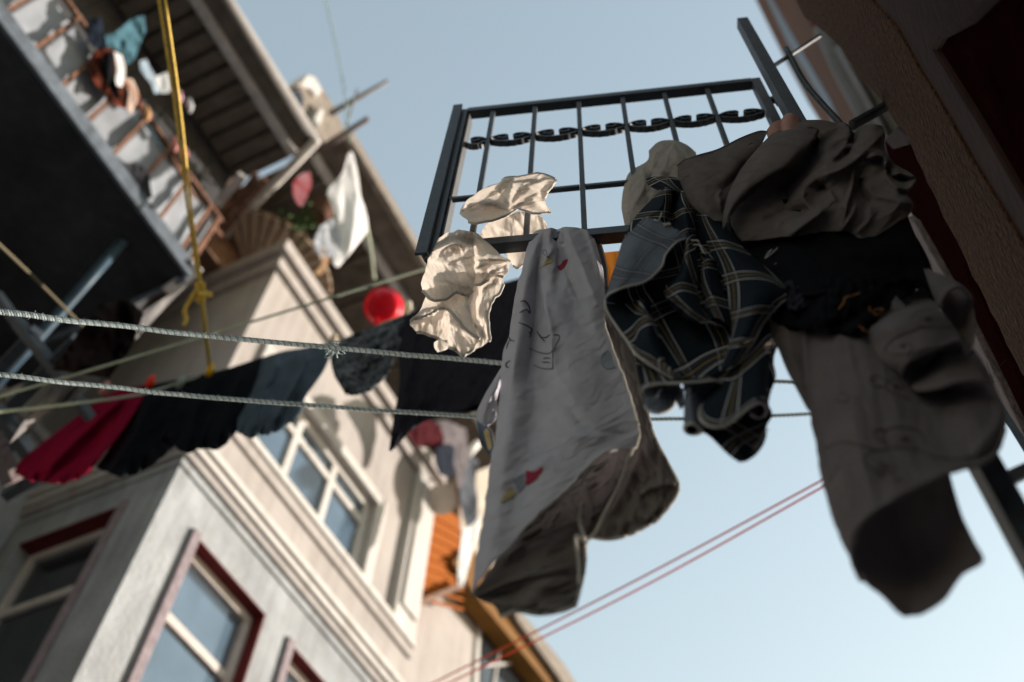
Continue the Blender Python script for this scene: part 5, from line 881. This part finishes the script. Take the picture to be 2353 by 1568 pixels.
# --- brown linen trousers bundled over the frame
PB2 = Plane(GATE_P, GATE_N)
B = []
def bl(rows, **k): k.setdefault('plane', NEAR); k.setdefault('wr', .3); k.setdefault('wl', (50, 16)); k.setdefault('ang', -40); return sheet(rows, k.pop('nu', 90), k.pop('nv', 90), **k)
B.append(bl([N3((1180, 255, 4), (1260, 190, 6), (1330, 178, 8), (1450, 190, 8), (1560, 205, 8), (1650, 215, 9), (1710, 290, 2), (1760, 250, 7), (1830, 228, 9), (1930, 225, 9), (1985, 250, 6)),
 N3((1150, 330, 3), (1300, 300, 7), (1450, 300, 6), (1560, 300, 6), (1660, 290, 9), (1700, 350, 3), (1780, 330, 7), (1880, 320, 9), (1998, 330, 5)),
 N3((1050, 480, 2), (1250, 450, 4), (1400, 440, 2), (1500, 430, 6), (1600, 430, 5), (1720, 430, 9), (1850, 430, 9), (1985, 440, 4)),
 N3((900, 650, 2), (1150, 620, 2), (1330, 620, 4), (1450, 580, 9), (1600, 560, 9), (1750, 560, 6), (1880, 530, 7), (2000, 540, 7), (2080, 570, 3)),
 N3((760, 800, 2), (1000, 780, 1), (1200, 780, 2), (1300, 740, 8), (1450, 700, 9), (1620, 690, 7), (1760, 680, 3), (1900, 680, 4), (2050, 680, 5), (2268, 700, 3)),
 N3((640, 950, 2), (900, 930, 2), (1100, 920, 1), (1260, 860, 5), (1400, 830, 4), (1520, 860, 7), (1640, 830, 7), (1760, 800, 2), (1900, 800, 3), (2080, 800, 5), (2200, 830, 3)),
 N3((600, 1080, 2), (850, 1040, 3), (1050, 1030, 3), (1250, 1000, 2), (1380, 990, 4), (1520, 970, 7), (1650, 960, 8), (1800, 940, 4), (1950, 930, 3), (2130, 930, 4), (2250, 960, 1)),
 N3((650, 1180, 2), (850, 1160, 3), (1050, 1180, 3), (1250, 1120, 6), (1400, 1060, 7), (1560, 1060, 6), (1720, 1060, 7), (1880, 1060, 4), (2020, 1060, 3), (2180, 1060, 1)),
 N3((720, 1260, 1), (900, 1250, 2), (1100, 1230, 4), (1280, 1210, 4), (1450, 1180, 4), (1600, 1170, 5), (1700, 1200, 4), (1800, 1250, 3), (1950, 1200, 2), (2080, 1120, 1))], nu=220, nv=180, wr=.35, wl=(60, 18), cz=.30, cs=(70, 22), ej=2.0,
 ridges=[(r_[0], r_[1] * 1.5) + tuple(r_[2:]) for r_ in [(N3((1980, 300), (1850, 430), (1700, 560), (1560, 640), (1390, 690)), 2.6, 10, 14), (N3((1690, 300), (1640, 400), (1560, 500), (1480, 540)), 1.8, 9), (N3((1740, 380), (1660, 470), (1560, 560)), -1.6, 8), (N3((1260, 800), (1270, 900), (1350, 980), (1440, 1000)), 1.6, 8), (N3((1390, 400), (1340, 540), (1230, 680), (1100, 800), (1120, 900)), -3.5, 14), (N3((1400, 760), (1540, 850), (1600, 960)), -2.2, 10),
  (N3((1480, 790), (1560, 900), (1640, 970)), 1.5, 7), (N3((1710, 640), (1700, 780), (1640, 960)), 2.2, 5, 9), (N3((1130, 1230), (1280, 1110), (1400, 1020), (1480, 960)), 3.0, 9, 14), (N3((900, 1090), (1100, 1000), (1300, 1000)), -1.5, 12), (N3((1840, 520), (1940, 500), (2000, 540), (2000, 680)), 2.4, 6, 9), (N3((2000, 690), (2100, 780), (2200, 800), (2270, 720)), 1.8, 7), (N3((1980, 600), (2080, 700), (2200, 720)), -2.5, 9), (N3((2050, 680), (2150, 660), (2265, 700)), 2.0, 6),
  (N3((1740, 930), (1680, 1060), (1600, 1180)), 1.5, 6), (N3((1660, 940), (1620, 1080), (1590, 1160)), 1.3, 5), (N3((1800, 760), (1900, 850), (2100, 900), (2240, 940)), 1.6, 10), (N3((1760, 700), (1800, 850), (1860, 940)), -2.2, 10), (N3((1340, 520), (1320, 530), (1380, 380)), -1.5, 5), (N3((1300, 260), (1390, 300), (1360, 400)), -2.0, 6), (N3((1860, 960), (1850, 1080), (1720, 1210)), 1.4, 6, 12)]]))
pk = bl([N3((140, 590, 6), (200, 545, 7), (330, 500, 8), (500, 450, 8), (700, 350, 8), (860, 290, 7), (940, 290, 6)), N3((145, 690, 6), (300, 690, 9), (480, 640, 9), (640, 560, 9), (780, 450, 8), (900, 380, 6)), N3((200, 830, 5), (340, 850, 8), (480, 820, 8), (600, 740, 7), (720, 620, 6), (850, 480, 5)), N3((280, 960, 4), (400, 980, 6), (500, 950, 6), (580, 860, 5), (680, 760, 4), (800, 600, 3)), N3((400, 1060, 3), (460, 1080, 4), (545, 1080, 3), (600, 960, 2), (700, 850, 1), (780, 720, 1))], ang=-30, ridges=[(N3((500, 830), (620, 740), (760, 560)), -2.2, 10), (N3((510, 880), (530, 960), (620, 990)), 1.6, 6), (N3((540, 800), (500, 860), (540, 940)), 1.4, 5)])
B.append(pk)
B.append(bl([N3((135, 600, 4), (200, 548, 3), (350, 490, 2), (500, 448, 2), (700, 350, 2), (880, 285, 4)), N3((140, 605, 4), (250, 590, 1), (400, 545, 0), (600, 460, 0), (760, 370, 1), (890, 300, 4)), N3((150, 640, 3), (300, 640, 0), (480, 590, -1), (650, 500, 0), (800, 400, 2))], nu=70, nv=20))
fd = bl([N3((990, 300, 7), (1060, 285, 10), (1150, 268, 12), (1280, 262, 12), (1390, 262, 9), (1402, 280, 6)), N3((870, 420, 8), (980, 430, 13), (1100, 430, 14), (1230, 420, 14), (1370, 350, 9)), N3((720, 600, 8), (850, 610, 13), (990, 600, 14), (1120, 580, 13), (1250, 520, 8)), N3((640, 740, 8), (760, 750, 13), (880, 720, 13), (1020, 660, 11), (1200, 598, 6)), N3((580, 880, 8), (660, 870, 12), (760, 820, 12), (880, 740, 10), (1010, 670, 5)), N3((548, 1040, 7), (590, 1010, 11), (660, 930, 11), (760, 850, 9), (880, 760, 4)), N3((545, 1160, 6), (570, 1110, 9), (610, 1040, 9), (680, 950, 7), (760, 880, 3))], nv=140, wr=.2, ridges=[(N3((1390, 280), (1290, 430), (1230, 570)), 1.2, 5, 10)])
B.append(fd)
brown = cloth('trousers', B, M['brown'], thick=.0018); tag(brown, 'brown linen trousers bundled over the grille beside the iron post', 'trousers')
sm = MB(); bb = on_cloth([brown])
for pts, wd in ((N3((145, 680), (200, 690), (245, 672)), 3.0), (N3((345, 520), (400, 490), (480, 465)), 1.6), (N3((1100, 280), (1140, 350), (1190, 385)), 1.6), (N3((765, 640), (800, 660), (785, 740), (745, 835)), 1.5), (N3((1355, 700), (1430, 720), (1560, 695)), 1.3), (N3((1390, 300), (1360, 420), (1315, 525)), 1.5), (N3((1740, 940), (1700, 1050), (1660, 1170)), 1.4), (N3((770, 405), (800, 385), (820, 400)), 2.4), (N3((815, 345), (835, 420), (820, 490)), 1.6)):
    print_line(sm, bb, pts, wd, 0, 20)
merge(brown, sm.build('stitching', mat('dull stitching', (.13, .115, .10), .9)))
hm = MB(); edge_tube(hm, pk, 'top', .0022); merge(brown, hm.build('hem', M['brown'], smooth=True))

# --- taupe patterned cloth (closest to the camera) and black garment above it
def tl(rows, **k): k.setdefault('plane', NEAR); k.setdefault('wr', .2); k.setdefault('wl', (90, 24)); return sheet(rows, k.pop('nu', 90), k.pop('nv', 120), **k)
g1 = tl([[(1838, 600, -6), (1900, 590, -6), (1960, 590, -8), (2020, 590, -10), (2080, 600, -12)], [(1846, 735, 0), (1900, 700, 4), (1960, 690, 5), (2010, 700, 4), (2075, 700, 3)], [(1847, 830, 0), (1910, 810, 5), (1985, 800, 7), (2040, 830, 6), (2095, 860, 3), (2160, 850, 2), (2230, 800, 0)], [(1858, 925, 0), (1930, 905, 6), (2030, 905, 8), (2130, 915, 4), (2210, 900, 4), (2285, 885, 0)], [(1873, 1014, 0), (1950, 1000, 7), (2060, 1000, 8), (2170, 1000, 6), (2250, 985, 7), (2312, 960, 1)], [(1895, 1120, 0), (1950, 1085, 8), (2060, 1060, 9), (2170, 1060, 8), (2260, 1030, 8), (2306, 1000, 3)],
   [(1925, 1222, -1), (1932, 1190, 4), (1962, 1150, 8), (2020, 1115, 10), (2090, 1085, 10), (2180, 1068, 9), (2250, 1052, 8), (2290, 1020, 5), (2309, 985, 3)], [(1981, 1333, -3), (1960, 1290, 0), (1958, 1240, 5), (1982, 1196, 9), (2028, 1162, 11), (2098, 1121, 11), (2177, 1087, 10), (2250, 1066, 9), (2288, 1038, 7), (2310, 990, 5)]], nu=150, nv=170, mi=0, cz=.22, cs=(150, 34), ej=2.0,
   ridges=[([(1850, 720), (1855, 900), (1890, 1100)], 1.2, 12), ([(2090, 850), (2180, 900), (2300, 870)], -3.0, 26), ([(2240, 1040), (2290, 980), (2300, 930)], 1.8, 16), ([(1960, 880), (1970, 1000), (2000, 1130)], .8, 24)])
g2 = tl([[(1990, 1180, -5), (2060, 1120, -4), (2120, 1090, -4), (2178, 1075, -2)], [(1955, 1250, -5), (2050, 1210, -7), (2130, 1190, -4), (2209, 1179, -1)], [(1958, 1300, -4), (2060, 1270, -8), (2150, 1250, -4), (2239, 1244, 0)], [(1983, 1335, -3), (2080, 1320, -7), (2170, 1300, -4), (2259, 1289, 0)], [(2027, 1369, -3), (2090, 1360, -5), (2150, 1345, -3), (2211, 1321, 0)], [(2058, 1402, -3), (2095, 1402, -4), (2135, 1390, -2), (2174, 1373, -1)], [(2078, 1417, -3), (2095, 1414, -3), (2115, 1412, -2), (2145, 1396, -1)]], nv=120, mi=0, ridges=[([(1975, 1230), (1965, 1290), (2000, 1350)], 2.0, 12, 20)])
g3 = tl([N5((840, 240, -14), (950, 190, -14), (1090, 190, -14)), N5((790, 380, -8), (940, 330, -7), (1140, 300, -6)), N5((700, 520, 5), (880, 450, 11), (1050, 400, 11), (1215, 400, 5)), N5((760, 620, 6), (950, 560, 12), (1130, 500, 12), (1290, 510, 5)), N5((860, 720, 7), (1000, 640, 13), (1150, 600, 13), (1325, 570, 7)), N5((955, 815, 4), (958, 760, 8), (985, 705, 11), (1050, 670, 12), (1150, 625, 12), (1260, 575, 11), (1320, 578, 8), (1338, 640, 4))], mi=0, nu=110, wr=.15)
g4 = tl([N5((1000, 700, 1), (1100, 650, -1), (1200, 600, -1), (1320, 590, 1)), N5((975, 770, 1), (1080, 740, 1), (1200, 690, 4), (1365, 670, 3)), N5((990, 840, 3), (1080, 810, 5), (1220, 760, 7), (1420, 740, 4)), N5((1030, 872, 5), (1080, 880, 8), (1180, 868, 9), (1280, 835, 9), (1380, 822, 8), (1480, 830, 5))], mi=0, wr=.15)
g5 = tl([N5((1090, 120, 1), (1180, 150, 3), (1280, 195, 4), (1340, 230, 3), (1390, 285, 0)), N5((1130, 230, 1), (1200, 260, 4), (1240, 240, 6), (1300, 225, 6), (1385, 300, 1)), N5((1170, 330, 1), (1200, 340, 4), (1215, 290, 7), (1260, 245, 8), (1330, 242, 7), (1392, 310, 3))], mi=0, wr=.15, nv=60)
g6 = tl([N5((1190, 350, -1), (1240, 260, -2), (1330, 250, -2), (1398, 320, 1)), N5((1230, 420, -2), (1300, 400, -4), (1360, 400, -2), (1410, 440, 1)), N5((1290, 520, -2), (1330, 520, -4), (1370, 520, -2), (1408, 560, 1)), N5((1335, 620, -1), (1350, 630, -2), (1370, 640, -1), (1372, 685, 1))], mi=1, wr=.15, nv=60)
g7 = tl([[(1745, 640, -2), (1800, 630, -1), (1850, 640, 0)], [(1755, 740, -2), (1805, 740, 0), (1850, 760, 0)], [(1788, 800, -2), (1815, 810, 1), (1850, 850, 0)], [(1811, 855, -2), (1832, 870, 0), (1856, 900, 0)], [(1856, 940, -1), (1858, 942, 0), (1862, 948, 0)]], mi=1, nv=60)
taupe = cloth('tablecloth', [g1, g2, g3, g4, g5, g6, g7], [M['taupe'], M['brown']], thick=.0022); tag(taupe, 'long taupe cloth with faint plum scroll pattern hanging nearest the camera at lower right', 'cloth')
tbv = on_cloth([taupe]); pm = MB()
def spiral(c, r, t0, turns, sgn=1, sq=.75): return [(c[0] + r * (1 - .75 * t) * math.cos(t0 + sgn * t * turns * 2 * math.pi), c[1] + sq * r * (1 - .75 * t) * math.sin(t0 + sgn * t * turns * 2 * math.pi)) for t in np.linspace(0, 1, 14)]
for pts, wd in ((N5((470, 1250), (560, 1210), (660, 1220), (800, 1260), (900, 1245), (1040, 1250), (1150, 1300), (1290, 1315), (1430, 1290)), 2.2), (N5((880, 1235), (840, 1190), (850, 1140), (930, 1115), (1040, 1130), (1090, 1180), (1090, 1230)), 2.2), (N5((840, 1220), (790, 1170), (780, 1140), (830, 1125)), 2.0), (N5((880, 1250), (740, 1280), (720, 1340), (770, 1380), (830, 1395)), 2.2), (N5((800, 1400), (900, 1400), (910, 1360), (830, 1340), (800, 1360)), 1.8),
                (N5((850, 640), (860, 600), (920, 550), (1020, 510), (1090, 480)), 1.8), (N5((850, 635), (900, 660), (990, 650), (1025, 610), (980, 590), (930, 610)), 1.8), (N5((1010, 430), (1060, 390), (1160, 370)), 1.4), (N5((1060, 490), (1160, 490), (1260, 490)), 1.4), (N5((860, 820), (850, 870), (900, 900), (1000, 940)), 1.8), (N5((860, 820), (780, 790), (750, 820), (780, 860), (850, 860)), 1.8), (N5((870, 830), (920, 810), (960, 860), (920, 880)), 1.8), (N5((520, 1350), (560, 1360), (520, 1420), (510, 1450)), 1.6), (N5((560, 900), (620, 920), (600, 960), (540, 950)), 1.4)):
    print_line(pm, tbv, pts, wd, 0, 40)
for c, r in ((N5((975, 1190))[0], 11), (N5((820, 1130))[0], 6), (N5((850, 1370))[0], 9), (N5((830, 1420))[0], 7), (N5((935, 1445))[0], 6), (N5((1120, 437))[0], 9), (N5((965, 612))[0], 6), (N5((915, 855))[0], 8), (N5((810, 860))[0], 5), (N5((775, 820))[0], 5)):
    print_blob(pm, tbv, [(c[0] + r * math.cos(t), c[1] + r * .6 * math.sin(t)) for t in np.linspace(0, 2 * math.pi, 9)[:-1]])
merge(taupe, pm.build('print', M['motif_p']))
hm = MB(); edge_tube(hm, g1, 'bottom', .002); edge_tube(hm, g3, 'bottom', .002); edge_tube(hm, g4, 'bottom', .002); edge_tube(hm, g5, 'bottom', .002); merge(taupe, hm.build('hem', M['taupe'], smooth=True))

bk = [sheet([[(1670, 480, 1), (1790, 460, 3), (1880, 460, 3), (1980, 460, 3), (2070, 460, 2)], [(1690, 570, 1), (1830, 560, 7), (1920, 560, 8), (2020, 560, 7), (2110, 560, 2)], [(1730, 630, 1), (1850, 620, 9), (1930, 610, 10), (2010, 610, 8), (2130, 620, 2)], [(1768, 690, 1), (1860, 680, 10), (1930, 670, 12), (2000, 670, 10), (2080, 640, 5), (2155, 680, 1)]], 110, 80, wr=.7, wl=(60, 30), ang=20, seed=11, plane=MID),
      sheet([[(1735, 640, 0), (1830, 640, 5), (1900, 640, 11), (1980, 640, 11), (2060, 640, 7), (2130, 645, 3)], [(1745, 700, 0), (1830, 690, 6), (1900, 700, 12), (1970, 700, 12), (2050, 685, 6), (2090, 680, 3)], [(1765, 745, 0), (1830, 745, 7), (1880, 740, 12), (1920, 755, 10), (1975, 740, 13), (2030, 715, 9)], [(1850, 760, 5), (1885, 765, 11), (1930, 770, 9), (1985, 772, 13), (2012, 745, 9)]], 90, 70, wr=1.1, wl=(22, 12), seed=12, plane=MID),
      sheet([[(2050, 500, 0), (2070, 505, 2), (2090, 520, 1)], [(2080, 560, 0), (2105, 560, 2), (2130, 590, 0)], [(2100, 620, 0), (2130, 630, 3), (2150, 650, 0)], [(2130, 670, 0), (2150, 690, 2), (2165, 700, 0)], [(2155, 705, 0), (2160, 708, 1), (2168, 712, 0)]], 30, 50, wr=.3, plane=MID)]
black = cloth('garment', bk, M['black'], thick=.002); tag(black, 'black garment bunched under the brown trousers with frayed orange stitching', 'garment')
tm = MB(); bbv = on_cloth([black])
for pts in (N5((565, 370), (590, 330), (600, 300), (640, 288), (690, 272)), N5((752, 360), (752, 385), (790, 375), (830, 375), (838, 395), (810, 415), (775, 400)), N5((690, 480), (710, 500), (740, 520), (775, 528))):
    C = cr(np.array(pts, float), 30); q = [hit(bbv, x + random.gauss(0, .8), y + random.gauss(0, .8), .003) for x, y in C]; q = [list(p) for p in q if p is not None]
    if len(q) > 4: tm.tube(q, .0007, 5)
merge(black, tm.build('stitching', M['thread'], smooth=True))
fr = sheet([[(1800, 640, 8), (1830, 650, 9), (1850, 660, 8)], [(1805, 680, 8), (1835, 690, 10), (1862, 680, 8)], [(1810, 710, 8), (1840, 712, 10), (1868, 690, 8)]], 30, 30, wr=1.2, wl=(10, 8), seed=21, plane=MID)
o = cloth('ruffle', [fr], fabric('sheer navy ruffle', (.03, .033, .045), trans=.2), black, thick=.001)

# ================================================================== give every thing its own origin
def subtree(o):
    out = [o]
    for c in o.children: out += subtree(c)
    return out
bpy.context.view_layer.update()
for o in list(COL.objects):
    if o.parent or o.type not in ('EMPTY', 'MESH') or o.get('kind') == 'structure': continue
    pts = [v.co for q in subtree(o) if q.type == 'MESH' for v in q.data.vertices]
    if not pts: continue
    A = np.array(pts); loc = Vector((float((A[:, 0].min() + A[:, 0].max()) / 2), float((A[:, 1].min() + A[:, 1].max()) / 2), float(A[:, 2].min())))
    for q in subtree(o):
        if q.type == 'MESH': q.data.transform(Matrix.Translation(-loc))
    o.location = loc
